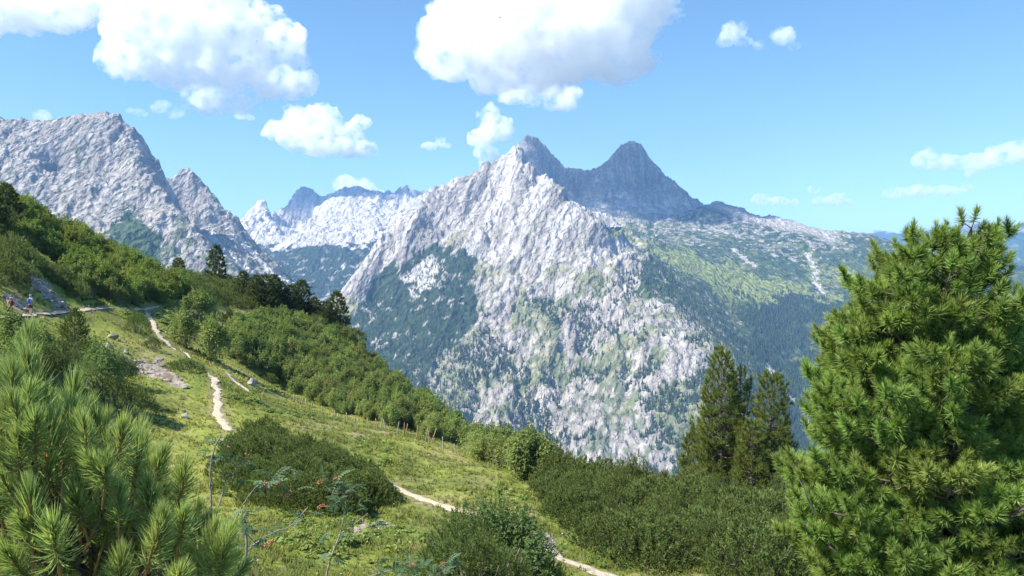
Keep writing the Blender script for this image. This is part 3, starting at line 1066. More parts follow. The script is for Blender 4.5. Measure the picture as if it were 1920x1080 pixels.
def build_path(key, label):
    ln, w = TRAIL_LINES[key]
    pts = []
    for a, b in zip(ln[:-1], ln[1:]):
        n = max(2, int(math.dist(a, b) / 0.25))
        for i in range(n):
            t = i / n
            pts.append((a[0] + (b[0] - a[0]) * t, a[1] + (b[1] - a[1]) * t))
    pts.append(ln[-1][:2])
    p = np.array(pts)
    for _ in range(8):
        p[1:-1] = 0.25 * p[:-2] + 0.5 * p[1:-1] + 0.25 * p[2:]
    t = np.gradient(p, axis=0)
    t /= np.linalg.norm(t, axis=1)[:, None] + 1e-9
    nrm = np.stack([-t[:, 1], t[:, 0]], 1)
    s = np.arange(len(p)) * 0.25
    cross = np.linspace(-1, 1, 7)
    taper = np.clip(np.minimum(s, s[::-1]) / 1.5, 0.15, 1)
    V = []
    for c in cross:
        ww = w * 0.5 * taper * (1 + 0.75 * fbm(s / 0.9 + 40 * (c > 0), s * 0 + 3.3, 3, 120))
        off = 0.35 * fbm(s / 3.5, s * 0 + 7.7, 2, 121)
        q = p + nrm * (c * ww + off * w)[:, None]
        own = ground_z(q[:, 0], q[:, 1]) + 0.03
        bench = ground_z(p[:, 0], p[:, 1]) + 0.05
        z = np.maximum(own, 0.7 * bench + 0.3 * own) - 0.05 * abs(c) ** 4
        V.append(np.column_stack([q, z]))
    V = np.stack(V, 1).reshape(-1, 3)
    me = mesh_from("path", V, grid_faces(len(p), 7), [path_mat])
    tag(link("path", me), label, kind='structure')


for k_, lab_ in (('contour', "pale narrow footpath that the hikers walk on"), ('contour2', "faint worn footpath at the turn of the trail"),
                 ('drop', "pale trail dropping from the contour path"), ('drop2', "short broken piece of trail below the drop"),
                 ('straight', "broad pale trail down the middle of the meadow"), ('side', "reddish side trail beside the grey boulder"),
                 ('lower', "pale trail coming out from behind the dark pine thicket"), ('bottom', "stony trail running out of the meadow at the bottom")):
    build_path(k_, lab_)

# ------------------------------------------------------------------ plant materials
def foliage_material(name, trans=0.35, hue_var=0.03, val_var=0.25, gloss=0.12, up_lit=False):
    m, nt, out = nodes_of(name)
    L = nt.links.new
    at = N(nt, "ShaderNodeAttribute", attribute_name="Col")
    oi = N(nt, "ShaderNodeObjectInfo")
    hs = N(nt, "ShaderNodeHueSaturation")
    mh = N(nt, "ShaderNodeMapRange")
    mh.inputs["To Min"].default_value = 0.5 - hue_var
    mh.inputs["To Max"].default_value = 0.5 + hue_var
    L(oi.outputs["Random"], mh.inputs["Value"])
    L(mh.outputs[0], hs.inputs["Hue"])
    mt = N(nt, "ShaderNodeMath", operation='MULTIPLY')
    mt.inputs[1].default_value = 7.31
    L(oi.outputs["Random"], mt.inputs[0])
    fr = N(nt, "ShaderNodeMath", operation='FRACT')
    L(mt.outputs[0], fr.inputs[0])
    mv = N(nt, "ShaderNodeMapRange")
    mv.inputs["To Min"].default_value = 1 - val_var
    mv.inputs["To Max"].default_value = 1 + val_var
    L(fr.outputs[0], mv.inputs["Value"])
    L(mv.outputs[0], hs.inputs["Value"])
    L(at.outputs["Color"], hs.inputs["Color"])
    b = N(nt, "ShaderNodeBsdfPrincipled", Roughness=0.55)
    b.inputs["Specular IOR Level"].default_value = gloss * 2
    L(hs.outputs[0], b.inputs["Base Color"])
    t = N(nt, "ShaderNodeBsdfTranslucent")
    c = mix(nt, 1.0, hs.outputs[0], (1.08, 1.15, 0.6), 'MULTIPLY')
    L(c, t.inputs["Color"])
    if up_lit:                   # thin blades take the light of the turf they stand in
        up = N(nt, "ShaderNodeCombineXYZ")
        up.inputs[2].default_value = 1.0
        L(up.outputs[0], b.inputs["Normal"])
    mx = N(nt, "ShaderNodeMixShader")
    mx.inputs[0].default_value = trans
    L(b.outputs[0], mx.inputs[1])
    L(t.outputs[0], mx.inputs[2])
    L(mx.outputs[0], out.inputs[0])
    return m


def plain_material(name, c1, c2, scale, rough=0.85, bump=0.01):
    m, nt, out = nodes_of(name)
    L = nt.links.new
    tc = N(nt, "ShaderNodeTexCoord")
    n = N(nt, "ShaderNodeTexNoise", Scale=scale, Detail=6.0, Roughness=0.65)
    L(tc.outputs["Object"], n.inputs["Vector"])
    r = ramp(nt, n.outputs[0], [(0.32, c1), (0.68, c2)])
    b = N(nt, "ShaderNodeBsdfPrincipled", Roughness=rough)
    L(r.outputs[0], b.inputs["Base Color"])
    bp = N(nt, "ShaderNodeBump", Distance=bump)
    L(n.outputs[0], bp.inputs["Height"])
    L(bp.outputs[0], b.inputs["Normal"])
    L(b.outputs[0], out.inputs[0])
    return m


leaf_mat = foliage_material("shrub_leaves", 0.42, 0.02, 0.22)
needle_mat = foliage_material("pine_needles", 0.42, 0.010, 0.14)
grass_mat = foliage_material("grass_blades", 0.3, 0.0, 0.0, up_lit=True)
bark_mat = plain_material("pine_bark", (0.07, 0.055, 0.045), (0.17, 0.14, 0.12), 9)
pale_bark = plain_material("pale_twig_bark", (0.13, 0.108, 0.092), (0.34, 0.30, 0.27), 14)
shoot_bark = plain_material("orange_shoot_bark", (0.23, 0.105, 0.035), (0.42, 0.21, 0.07), 30)


# ------------------------------------------------------------------ plant geometry
def unit(v):
    return v / (np.linalg.norm(v, axis=-1, keepdims=True) + 1e-9)


def frames(axis, rng):
    """Rotation matrices whose third column is the axis, spun at random."""
    a = unit(np.asarray(axis, float))
    r = unit(rng.randn(*a.shape))
    u = unit(np.cross(r, a))
    v = np.cross(a, u)
    return np.stack([u, v, a], -1)


def stamp(protos, pos, axis, scale, rng, tint=None):
    """Copies of small (V, F, C) pieces at many places, as one array set."""
    R = frames(axis, rng)
    k = rng.randint(0, len(protos), len(pos))
    scale = np.broadcast_to(scale, (len(pos),))
    Vs, Fs, Cs, n = [], [], [], 0
    for i, (pv, pf, pc) in enumerate(protos):
        s = np.nonzero(k == i)[0]
        if not len(s):
            continue
        v = np.einsum('nij,kj->nki', R[s], pv) * scale[s][:, None, None] + pos[s][:, None]
        f = pf[None] + (np.arange(len(s)) * len(pv))[:, None, None] + n
        c = np.broadcast_to(pc, (len(s),) + pc.shape)
        if tint is not None:
            c = c * tint[s][:, None]
        n += len(s) * len(pv)
        Vs.append(v.reshape(-1, 3))
        Fs.append(f.reshape(-1, pf.shape[1]))
        Cs.append(c.reshape(-1, 3))
    return np.concatenate(Vs), np.concatenate(Fs), np.concatenate(Cs)


def tube(path, radii, sides=6):
    p = np.asarray(path, float)
    t = unit(np.gradient(p, axis=0))
    ref = np.array([0.31, 0.52, 0.79])
    u = unit(np.cross(t, ref))
    v = np.cross(t, u)
    a = np.linspace(0, 2 * np.pi, sides, endpoint=False)
    r = np.broadcast_to(radii, (len(p),))
    V = p[:, None] + r[:, None, None] * (np.cos(a)[None, :, None] * u[:, None] + np.sin(a)[None, :, None] * v[:, None])
    i = np.arange(len(p) * sides).reshape(len(p), sides)
    j = np.roll(i, -1, axis=1)
    Fq = np.stack([i[:-1], j[:-1], j[1:], i[1:]], -1).reshape(-1, 4)
    return V.reshape(-1, 3), Fq


def join(parts):
    Vs, Fs, n = [], [], 0
    for v, f in parts:
        Vs.append(v)
        Fs.append(f + n)
        n += len(v)
    return np.concatenate(Vs), np.concatenate(Fs)


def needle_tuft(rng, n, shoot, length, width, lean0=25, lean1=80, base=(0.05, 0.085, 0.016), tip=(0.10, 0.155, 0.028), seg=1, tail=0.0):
    """Needles standing round a short shoot that points up +Z; tail of the shoot lies at the origin."""
    t = rng.rand(n) ** 0.8
    z = t * shoot
    lean = np.radians(lean1 + (lean0 - lean1) * t + rng.randn(n) * 9)
    az = rng.rand(n) * 2 * np.pi
    d = np.stack([np.sin(lean) * np.cos(az), np.sin(lean) * np.sin(az), np.cos(lean)], 1)
    L = length * rng.uniform(0.75, 1.15, n)
    side = unit(np.cross(d, rng.randn(n, 3)))
    o = np.stack([0 * z, 0 * z, z], 1)
    b, q = np.array(base), np.array(tip)
    var = rng.uniform(0.8, 1.2, (n, 1))
    if seg == 1:
        V = np.stack([o - side * width * 0.5, o + side * width * 0.5, o + d * L[:, None]], 1).reshape(-1, 3)
        Fc = np.arange(n * 3).reshape(-1, 3)
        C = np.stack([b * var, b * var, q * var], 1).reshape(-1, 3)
        return V, Fc, C
    up = np.array([0, 0, 1.0])
    m = o + d * (L * 0.55)[:, None]
    e = m + unit(d + 0.30 * up) * (L * 0.45)[:, None]
    V = np.stack([o - side * width * 0.35, o + side * width * 0.35, m + side * width * 0.5, m - side * width * 0.5, e], 1).reshape(-1, 3)
    i = np.arange(n)[:, None] * 5
    Fc = np.concatenate([i + [0, 1, 2], i + [0, 2, 3], i + [3, 2, 4]])
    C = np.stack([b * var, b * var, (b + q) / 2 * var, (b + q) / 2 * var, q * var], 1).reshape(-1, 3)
    return V, Fc, C


def leaf_cloud(rng, pos, nrm, size, c1, c2, aspect=0.6):
    n = len(pos)
    nn = unit(nrm)
    a = unit(np.cross(nn, rng.randn(n, 3)))
    b = np.cross(nn, a)
    s = (size * rng.uniform(0.7, 1.3, n))[:, None]
    fold = nn * s * 0.18
    V = np.stack([pos - a * s * 0.5, pos + b * s * 0.5 * aspect + fold, pos + a * s * 0.5, pos - b * s * 0.5 * aspect + fold], 1).reshape(-1, 3)
    Fq = np.arange(n * 4).reshape(-1, 4)
    t = rng.rand(n, 1)
    C = np.repeat(np.array(c1) * (1 - t) + np.array(c2) * t, 4, axis=0)
    return V, Fq, C


def shrub_mesh(name, seed, n=3000, size=0.145, c1=(0.170, 0.215, 0.066), c2=(0.31, 0.36, 0.12), R=1.45, H=2.1, lobes=20, aspect=0.6):
    """A leafy many-stemmed shrub: leaf clumps round the ends of spreading stems."""
    rng = np.random.RandomState(seed)
    pos, nrm, tone, stems = [], [], [], []
    for i in range(lobes):
        a = rng.rand() * 2 * np.pi
        rr = R * 0.80 * rng.rand() ** 0.6
        h = H * (0.84 - 0.50 * (rr / R) ** 1.5) * rng.uniform(0.62, 1.15)
        c = np.array([rr * math.cos(a), rr * math.sin(a), h])
        rad = np.array([0.34, 0.34, 0.40]) * R * rng.uniform(0.6, 1.1)
        k = int(n / lobes)
        d = unit(rng.randn(k, 3))
        d[:, 2] = np.where(d[:, 2] < -0.35, -d[:, 2], d[:, 2])
        p = c + d * rad * (rng.uniform(0.35, 1.25, k) ** 0.8)[:, None]
        # skirts of leaves that hang towards the ground
        low = rng.rand(k) < 0.16
        p[low, 2] *= rng.uniform(0.15, 0.8, low.sum())
        p[:, 2] = np.maximum(p[:, 2], 0.05)
        pos.append(p)
        nrm.append(d * 0.6 + np.array([0, 0, 0.75]) + rng.randn(k, 3) * 0.45)
        tone.append(np.full(k, rng.uniform(0.85, 1.15)))
        # ragged sprays that stand above the leaf masses
        for _ in range(2):
            q = k // 7
            t = rng.rand(q)
            tip = unit(np.array([rng.randn() * 0.35, rng.randn() * 0.35, 1.0])) * R * rng.uniform(0.32, 0.62)
            o = c + np.array([rng.randn() * 0.3 * rad[0], rng.randn() * 0.3 * rad[1], rad[2] * 0.55])
            pos.append(o + tip * t[:, None] + rng.randn(q, 3) * (0.11 * R * (1.05 - t))[:, None])
            nrm.append(rng.randn(q, 3) * 0.6 + np.array([0, 0, 0.6]))
            tone.append(np.full(q, rng.uniform(0.95, 1.2)))
        pts = [np.array([0.12 * math.cos(a), 0.12 * math.sin(a), -0.25]), c * [0.35, 0.35, 0.45], c]
        stems.append(tube(np.array(pts), [0.035, 0.025, 0.01], 4))
    pos, nrm, tone = np.concatenate(pos), np.concatenate(nrm), np.concatenate(tone)
    V, Fq, C = leaf_cloud(rng, pos, nrm, size, c1, c2, aspect)
    C = C * np.repeat(tone, 4)[:, None]
    sv, sf = join(stems)
    me = mesh_from(name, np.concatenate([V, sv]), np.concatenate([Fq, sf + len(V)]), [leaf_mat, pale_bark],
                   fmat=np.concatenate([np.zeros(len(Fq)), np.ones(len(sf))]), smooth=False,
                   colors=np.concatenate([C, np.full((len(sv), 3), 0.2)]))
    return me


def dwarf_pine_mesh(name, seed, n=640, R=1.5, H=1.4, shoot=0.17, needle=0.095, width=0.026, per=20, base=(0.080, 0.112, 0.036), tip=(0.24, 0.30, 0.090)):
    """A low mound of mountain pine: many upright brush-like shoots on bent stems."""
    rng = np.random.RandomState(seed)
    protos = [needle_tuft(np.random.RandomState(seed * 9 + i), per, shoot, needle, width, 16, 84, base, tip) for i in range(4)]
    a = rng.rand(n) * 2 * np.pi
    rr = R * np.sqrt(rng.rand(n))
    bump = 0.82 + 0.30 * fbm(rr * np.cos(a) * 1.3 + seed, rr * np.sin(a) * 1.3, 3, seed)
    top = H * (1 - (rr / R) ** 2.4) ** 0.75 * bump
    z = np.maximum(top - np.abs(rng.randn(n)) * 0.13 * H, 0.0) + 0.02
    pos = np.stack([rr * np.cos(a), rr * np.sin(a), z], 1)
    ax = np.stack([np.cos(a) * rr / R * 0.55, np.sin(a) * rr / R * 0.55, np.full(n, 1.0)], 1) + rng.randn(n, 3) * 0.17
    tint = rng.uniform(0.78, 1.22, (n, 1)) * np.array([1.0, 1.0, 1.0])
    V, Fc, C = stamp(protos, pos, ax, rng.uniform(0.7, 1.5, n), rng, tint)
    stems = []
    for i in range(14):
        b = rng.rand() * 2 * np.pi
        q = rng.uniform(0.4, 0.85) * R
        stems.append(tube(np.array([[0.1 * math.cos(b), 0.1 * math.sin(b), -0.2], [q * 0.6 * math.cos(b), q * 0.6 * math.sin(b), H * 0.25], [q * math.cos(b), q * math.sin(b), H * 0.7]]), [0.04, 0.03, 0.012], 4))
    sv, sf = join(stems)
    sf = np.concatenate([sf[:, [0, 1, 2]], sf[:, [0, 2, 3]]])
    return mesh_from(name, np.concatenate([V, sv]), np.concatenate([Fc, sf + len(V)]), [needle_mat, bark_mat],
                     fmat=np.concatenate([np.zeros(len(Fc)), np.ones(len(sf))]), smooth=False, colors=np.concatenate([C, np.full((len(sv), 3), 0.1)]))


def pine_geometry(seed, H, profile, z_first, whorl, per_whorl, tuft_gap, protos, tuft_scale, trunk_r, up=0.5, base_elev=(35, -8), lean=(0, 0), bare=0.0, side_len=0.42, sub=True):
    """A stone pine: trunk, boughs and their needle tufts. Returns trunk (V, F) and a list of (bough wood, needles, root)."""
    rng = np.random.RandomState(seed)
    zs = np.linspace(-0.6, H, 14)
    tp = np.stack([lean[0] * (zs / H) ** 2 + 0.03 * H * 0.15 * np.sin(zs * 1.3 + seed), lean[1] * (zs / H) ** 2 + 0.0 * zs, zs], 1)
    tr = trunk_r * np.clip(1 - zs / H, 0.04, 1) ** 0.85
    trunk = tube(tp, tr, 9)
    boughs = []
    z = z_first
    while z < H * 0.985:
        f = z / H
        n = per_whorl if f < 0.85 else max(3, per_whorl - 2)
        a0 = rng.rand() * 6.28
        for i in range(n):
            az = a0 + i * 2 * np.pi / n + rng.randn() * 0.25
            zz = z + rng.uniform(-0.4, 0.4) * whorl
            Lb = profile(zz / H, az) * rng.uniform(0.82, 1.12)
            if Lb < 0.05:
                continue
            el = math.radians(base_elev[0] * f + base_elev[1] * (1 - f) + rng.randn() * 7)
            origin = np.array([np.interp(zz, zs, tp[:, 0]), np.interp(zz, zs, tp[:, 1]), zz])
            t = np.linspace(0, 1, 8)
            e = el + up * t ** 2
            hd = np.array([math.cos(az), math.sin(az)])
            side = np.array([-hd[1], hd[0]])
            step = Lb / 7
            bend = rng.randn() * 0.25
            pts = [origin]
            for k in range(1, 8):
                dirv = np.array([hd[0] * math.cos(e[k]) + side[0] * bend * t[k] * 0.5, hd[1] * math.cos(e[k]) + side[1] * bend * t[k] * 0.5, math.sin(e[k])])
                pts.append(pts[-1] + unit(dirv) * step)
            pts = np.array(pts)
            rb = max(0.008, trunk_r * 0.30 * (Lb / 1.5) ** 0.8)
            wood = [tube(pts, np.linspace(rb, rb * 0.25, 8), 5)]
            tpos, tax = [pts[-1]], [pts[-1] - pts[-2] + np.array([0, 0, 0.6 * step])]
            m = max(2, int(Lb * 0.8 / (tuft_gap * 1.1)))
            for k in range(m):
                tt = 0.22 + 0.76 * (k + rng.rand() * 0.7) / m
                b = np.array([np.interp(tt, t, pts[:, c]) for c in range(3)])
                s = 1 if k % 2 else -1
                fwd = np.array([hd[0], hd[1], 0])
                ang = math.radians(rng.uniform(35, 65))
                dirv = fwd * math.cos(ang) + np.array([side[0], side[1], 0]) * s * math.sin(ang) + np.array([0, 0, rng.uniform(0.0, 0.55)])
                dirv = unit(dirv)
                Ls = Lb * side_len * (1.05 - 0.75 * tt) * rng.uniform(0.6, 1.15) + tuft_gap * 0.5
                end = b + dirv * Ls + np.array([0, 0, 0.18 * Ls])
                wood.append(tube(np.array([b, (b + end) / 2 - [0, 0, 0.03 * Ls], end]), [rb * 0.4, rb * 0.3, rb * 0.15], 4))
                q = max(1, int(Ls / tuft_gap))
                for j in range(q):
                    w = 1 - j / max(q, 1) * 0.8
                    p = b + (end - b) * w
                    tpos.append(p + rng.randn(3) * tuft_gap * 0.22)
                    tax.append(dirv * 0.75 + np.array([0, 0, 0.85]) + rng.randn(3) * 0.35)
                    if sub and j < q - 1:
                        for s2 in (-1, 1):
                            d2 = unit(dirv + np.cross(dirv, [0, 0, 1]) * s2 * 0.9 + np.array([0, 0, 0.3]))
                            p2 = p + d2 * tuft_gap * rng.uniform(0.6, 1.1)
                            tpos.append(p2)
                            tax.append(d2 * 0.7 + np.array([0, 0, 0.85]) + rng.randn(3) * 0.3)
            tpos, tax = np.array(tpos), np.array(tax)
            keep = rng.rand(len(tpos)) > bare
            keep[0] = True
            tpos, tax = tpos[keep], tax[keep]
            tint = rng.uniform(0.82, 1.18, (len(tpos), 1)) * np.array([rng.uniform(0.95, 1.1), 1.0, 0.95])
            nd = stamp(protos, tpos, tax, tuft_scale * rng.uniform(0.8, 1.2, len(tpos)), rng, tint)
            boughs.append((join(wood), nd))
        z += whorl
    # the leader
    tl = np.array([[tp[-1][0], tp[-1][1], H - tuft_gap * k * 0.7] for k in range(3)] + [[tp[-1][0], tp[-1][1], H + tuft_gap * 0.4]])
    nd = stamp(protos, tl, np.tile([0, 0, 1.0], (4, 1)) + rng.randn(4, 3) * 0.2, tuft_scale, rng, np.ones((4, 1)) * np.ones(3))
    boughs.append((tube(np.array([[tp[-1][0], tp[-1][1], H - 0.2], [tp[-1][0], tp[-1][1], H - 0.1], [tp[-1][0], tp[-1][1], H]]), 0.006, 4), nd))
    return trunk, boughs

# ------------------------------------------------------------------ shrubs on the hillside
RNG = np.random.RandomState(5)
ALDER = [shrub_mesh("alder_shrub", 100 + i, n=4200) for i in range(5)]
ALDER_BRIGHT = [shrub_mesh("bright_alder_shrub", 120 + i, n=4000, c1=(0.150, 0.200, 0.042), c2=(0.27, 0.33, 0.085)) for i in range(4)]
WILLOW = [shrub_mesh("willow_shrub", 140 + i, n=5200, size=0.095, c1=(0.115, 0.165, 0.055), c2=(0.20, 0.26, 0.095), aspect=0.45) for i in range(2)]
DWARF = [dwarf_pine_mesh("mountain_pine_bush", 160 + i) for i in range(5)]
DWARF_FAR = [dwarf_pine_mesh("mountain_pine_bush_far", 180 + i, n=420, R=1.6, H=1.5, shoot=0.28, needle=0.13, width=0.045, per=10) for i in range(3)]
DWARF_NEAR = [dwarf_pine_mesh("mountain_pine_bush_near", 190 + i, n=760, R=1.2, H=1.9, shoot=0.22, needle=0.075, width=0.014, per=24, tip=(0.23, 0.29, 0.078)) for i in range(3)]

used_xy = []


def put(name, meshes, p, scale, label, cat, group, sink=0.12, zs=1.0):
    me = meshes[RNG.randint(len(meshes))]
    o = link(name, me, loc=(p[0], p[1], p[2] - sink * scale), rot=(RNG.randn() * 0.05, RNG.randn() * 0.05, RNG.rand() * 6.28),
             scale=(scale * RNG.uniform(0.9, 1.12), scale * RNG.uniform(0.9, 1.12), scale * zs * RNG.uniform(0.88, 1.12)))
    tag(o, label, cat, group)
    used_xy.append((p[0], p[1], scale))
    return o


def scatter(name, meshes, poly, count, gap, s0, s1, label, cat, group, zs=1.0, tries=40, sink=0.12):
    xs, ys = [q[0] for q in poly], [q[1] for q in poly]
    done, k = [], 0
    while len(done) < count and k < count * tries:
        k += 1
        px, py = RNG.uniform(min(xs), max(xs)), RNG.uniform(min(ys), max(ys))
        if not inpoly(np.array([px]), np.array([py]), poly)[0]:
            continue
        h = ground_hit(px, py)
        if h is None or h[1] > 190:
            continue
        s = RNG.uniform(s0, s1)
        if any((h[0] - a) ** 2 + (h[1] - b) ** 2 < (gap * (s + c) / 2) ** 2 for a, b, c in done):
            continue
        if float(dist_trails(np.array(h[0]), np.array(h[1]))) < 1.0 * s:
            continue
        put(name, meshes, h, s, label, cat, group, sink, zs)
        done.append((h[0], h[1], s))
    return done


# the alder thicket on the far slope, above the fence
scatter("alder_shrub", ALDER, [(430, 612), (470, 600), (560, 604), (640, 645), (720, 690), (800, 742), (862, 808), (800, 806), (720, 782), (640, 762), (560, 728), (500, 706), (455, 690), (425, 655)],
        205, 1.05, 0.62, 1.12, "green alder shrub in the dense thicket on the slope above the fence", "shrub", "alder shrubs of the thicket above the fence")
scatter("alder_shrub", ALDER_BRIGHT, [(430, 612), (560, 604), (640, 645), (720, 700), (700, 740), (560, 728), (455, 690)],
        16, 2.2, 0.8, 1.2, "bright green alder shrub scattered among the darker thicket", "shrub", "bright alder shrubs within the thicket")
scatter("willow_shrub", WILLOW, [(430, 612), (560, 604), (640, 645), (720, 700), (800, 745), (850, 800), (720, 775), (560, 726), (455, 690)],
        38, 1.6, 0.7, 1.1, "grey green willow shrub between the alders of the thicket", "shrub", "willow shrubs within the thicket")
scatter("mountain_pine_bush", DWARF_FAR, [(520, 600), (640, 640), (720, 690), (800, 745), (850, 800), (720, 740), (560, 650)],
        30, 1.3, 0.7, 1.1, "dark mountain pine bush between the alders of the thicket", "bush", "mountain pine bushes within the thicket")
# the sunny alders on the upper left hillside
scatter("leafy_shrub", ALDER_BRIGHT, [(30, 405), (80, 425), (130, 445), (205, 487), (330, 535), (345, 560), (290, 568), (215, 560), (160, 540), (120, 500), (75, 470), (40, 450)],
        85, 1.2, 0.9, 1.5, "bright yellow green alder shrub on the sunny upper hillside", "shrub", "sunlit alder shrubs on the upper hillside")
scatter("leafy_shrub", ALDER, [(140, 520), (160, 545), (230, 572), (300, 574), (300, 562), (220, 548), (170, 530)],
        22, 1.3, 0.6, 0.95, "dark leafy shrub along the lower edge of the sunny alders", "shrub", "low shrubs at the foot of the sunny alders")
# dark pines and bushes at the left edge
scatter("mountain_pine_bush", DWARF_FAR, [(-60, 330), (0, 345), (60, 400), (70, 440), (50, 480), (0, 470), (-60, 430)], 30, 1.0, 1.0, 1.7,
        "dark mountain pine bush on the hillside at the left edge", "bush", "mountain pine bushes at the left edge")
scatter("mountain_pine_bush", DWARF_FAR, [(0, 470), (45, 480), (52, 505), (20, 540), (0, 545), (-40, 540)], 12, 0.9, 0.7, 1.2,
        "dark mountain pine bush above the hikers beside the scree", "bush", "mountain pine bushes above the hikers")
scatter("mountain_pine_bush", DWARF_FAR, [(85, 505), (118, 520), (150, 552), (140, 562), (110, 540)], 10, 0.8, 0.55, 0.9,
        "small dark bush on the right side of the grey scree", "bush", "dark bushes beside the grey scree")
# crest with pines
scatter("mountain_pine_bush", DWARF_FAR, [(325, 520), (360, 500), (440, 500), (520, 545), (600, 580), (700, 640), (690, 655), (600, 612), (520, 590), (440, 575), (380, 560), (330, 560)],
        85, 0.95, 0.75, 1.25, "dark mountain pine bush on the crest of the hillside", "bush", "mountain pine bushes along the crest")
# the dark pine thicket in the middle of the meadow
scatter("mountain_pine_bush", DWARF, [(432, 838), (470, 826), (530, 836), (600, 858), (660, 888), (700, 925), (712, 945), (650, 958), (560, 962), (490, 945), (445, 900)],
        66, 0.78, 0.6, 1.12, "dark olive mountain pine in the thicket in the middle of the meadow", "bush", "mountain pines of the meadow thicket")
# the pine slope to the right
scatter("dwarf_pine", DWARF, [(1010, 898), (1060, 912), (1150, 920), (1260, 938), (1400, 955), (1520, 965), (1600, 1000), (1560, 1100), (1440, 1100), (1360, 1072), (1290, 1052), (1215, 1060), (1150, 1046), (1095, 1004), (1050, 945)],
        150, 0.85, 0.6, 1.45, "olive green mountain pine of the broad low thicket below the tall pines", "bush", "mountain pines of the low thicket below the tall pines")
scatter("dwarf_pine", DWARF_NEAR, [(1040, 905), (1150, 925), (1260, 942), (1400, 960), (1520, 970), (1540, 1060), (1440, 1085), (1350, 1055), (1220, 1045), (1120, 1000)],
        34, 1.5, 0.75, 1.2, "taller upright mountain pine standing out of the low thicket", "bush", "taller pines standing out of the low thicket")
# shrubs along the fence
scatter("leafy_shrub", ALDER, [(560, 728), (640, 758), (720, 782), (800, 804), (870, 826), (940, 850), (1000, 872), (985, 880), (930, 862), (860, 838), (790, 816), (700, 793), (620, 768), (555, 740)],
        44, 1.05, 0.55, 0.95, "leafy shrub growing right behind the row of fence posts", "shrub", "shrubs behind the fence posts")
scatter("leafy_shrub", ALDER, [(800, 740), (870, 815), (960, 872), (1040, 895), (1000, 898), (900, 862), (830, 820), (790, 770)], 34, 1.1, 0.8, 1.25,
        "tall leafy shrub at the edge where the hillside falls away", "shrub", "shrubs at the edge of the hillside")


def single(name, meshes, px, py, scale, label, cat, zs=1.0, group=None):
    h = ground_hit(px, py)
    return put(name, meshes, h, scale, label, cat, group, zs=zs)


single("leafy_shrub", ALDER, 345, 652, 1.25, "round leafy shrub right of the dropping trail, left one of the big pair", "shrub", 1.3)
single("leafy_shrub", ALDER, 392, 676, 1.35, "tall leafy shrub right of the dropping trail, right one of the big pair", "shrub", 1.4)
single("leafy_shrub", ALDER, 372, 600, 1.3, "leafy shrub in front of the distant walker", "shrub", 1.25)
single("leafy_shrub", WILLOW, 395, 590, 1.2, "leafy shrub behind the big pair of shrubs near the walker", "shrub", 1.0)
single("mountain_pine_bush", DWARF, 345, 696, 1.25, "low spreading juniper-like bush below the broken trail", "bush", 0.75)
single("mountain_pine_bush", DWARF_NEAR, 258, 625, 0.95, "small dark bush left of the dropping trail", "bush", 1.1)
single("mountain_pine_bush", DWARF_NEAR, 283, 655, 0.7, "lower dark bush beside the dropping trail", "bush", 0.9)
single("leafy_shrub", WILLOW, 185, 745, 1.5, "grey green willow shrub beside the rubble slope", "shrub", 1.15)
single("leafy_shrub", WILLOW, 222, 720, 1.0, "small willow shrub touching the left end of the rubble", "shrub")
single("mountain_pine_bush", DWARF_NEAR, 225, 775, 1.6, "dark shaded bush below the willow shrub", "bush", 0.9)
single("leafy_shrub", ALDER, 60, 690, 1.2, "leafy shrub below the two hikers, half hidden by the near pine", "shrub")
single("leafy_shrub", ALDER, 20, 660, 1.1, "leafy shrub below the path at the left edge", "shrub")
single("leafy_shrub", WILLOW, 100, 720, 1.1, "willow shrub below the hikers, beside the young slanted pine", "shrub")
single("mountain_pine_bush", DWARF, 500, 712, 0.8, "low dark bush beside the grey boulder", "bush", 0.8)
for (px, py, s, zs, k, lab) in ((912, 1100, 1.35, 1.1, 0, "tallest dark bush in front of the lower trail"), (868, 1115, 1.1, 1.0, 0, "dark bush at the left of the front clump"),
                                (968, 1112, 1.2, 1.0, 0, "dark bush at the right of the front clump"), (1000, 1110, 0.8, 1.0, 0, "small dark bush beside the stony trail end"),
                                (940, 1125, 1.25, 1.1, 1, "leafy green shrub in the middle of the front clump"), (808, 1125, 0.8, 0.8, 1, "low leafy shrub left of the front clump"),
                                (885, 1150, 1.3, 0.9, 0, "dark bush at the very bottom of the front clump"), (990, 1140, 0.8, 0.9, 0, "dark bush at the lower right of the front clump")):
    single("mountain_pine_bush" if k == 0 else "willow_shrub", DWARF_NEAR if k == 0 else WILLOW, px, py, s, lab, "bush" if k == 0 else "shrub", zs)

# ------------------------------------------------------------------ pines along the crest
far_protos = [needle_tuft(np.random.RandomState(300 + i), 30, 0.25, 0.24, 0.07, 20, 88, (0.055, 0.080, 0.022), (0.13, 0.17, 0.045)) for i in range(4)]


def crest_pine(seed, H, wide):
    prof = lambda f, az: wide * H * np.interp(f, [0, 0.12, 0.35, 0.7, 0.9, 1.0], [0.30, 0.34, 0.30, 0.22, 0.11, 0.02])
    tr, bo = pine_geometry(seed, H, prof, 0.4, 0.36, 6, 0.27, far_protos, 1.05, 0.14, 0.45, (30, 0), sub=False)
    wv, wf = join([b[0] for b in bo])
    tv, tf = join([tr, (wv, wf)])
    trunk = mesh_from("trunk", tv, tf, [bark_mat])
    nv = np.concatenate([b[1][0] for b in bo])
    cnt = np.cumsum([0] + [len(b[1][0]) for b in bo])
    nf = np.concatenate([b[1][1] + cnt[i] for i, b in enumerate(bo)])
    crown = mesh_from("crown", nv, nf, [needle_mat], smooth=False, colors=np.concatenate([b[1][2] for b in bo]))
    return trunk, crown


CREST = [crest_pine(310 + i, 5.0, w) for i, w in enumerate((0.8, 1.05, 1.3))]


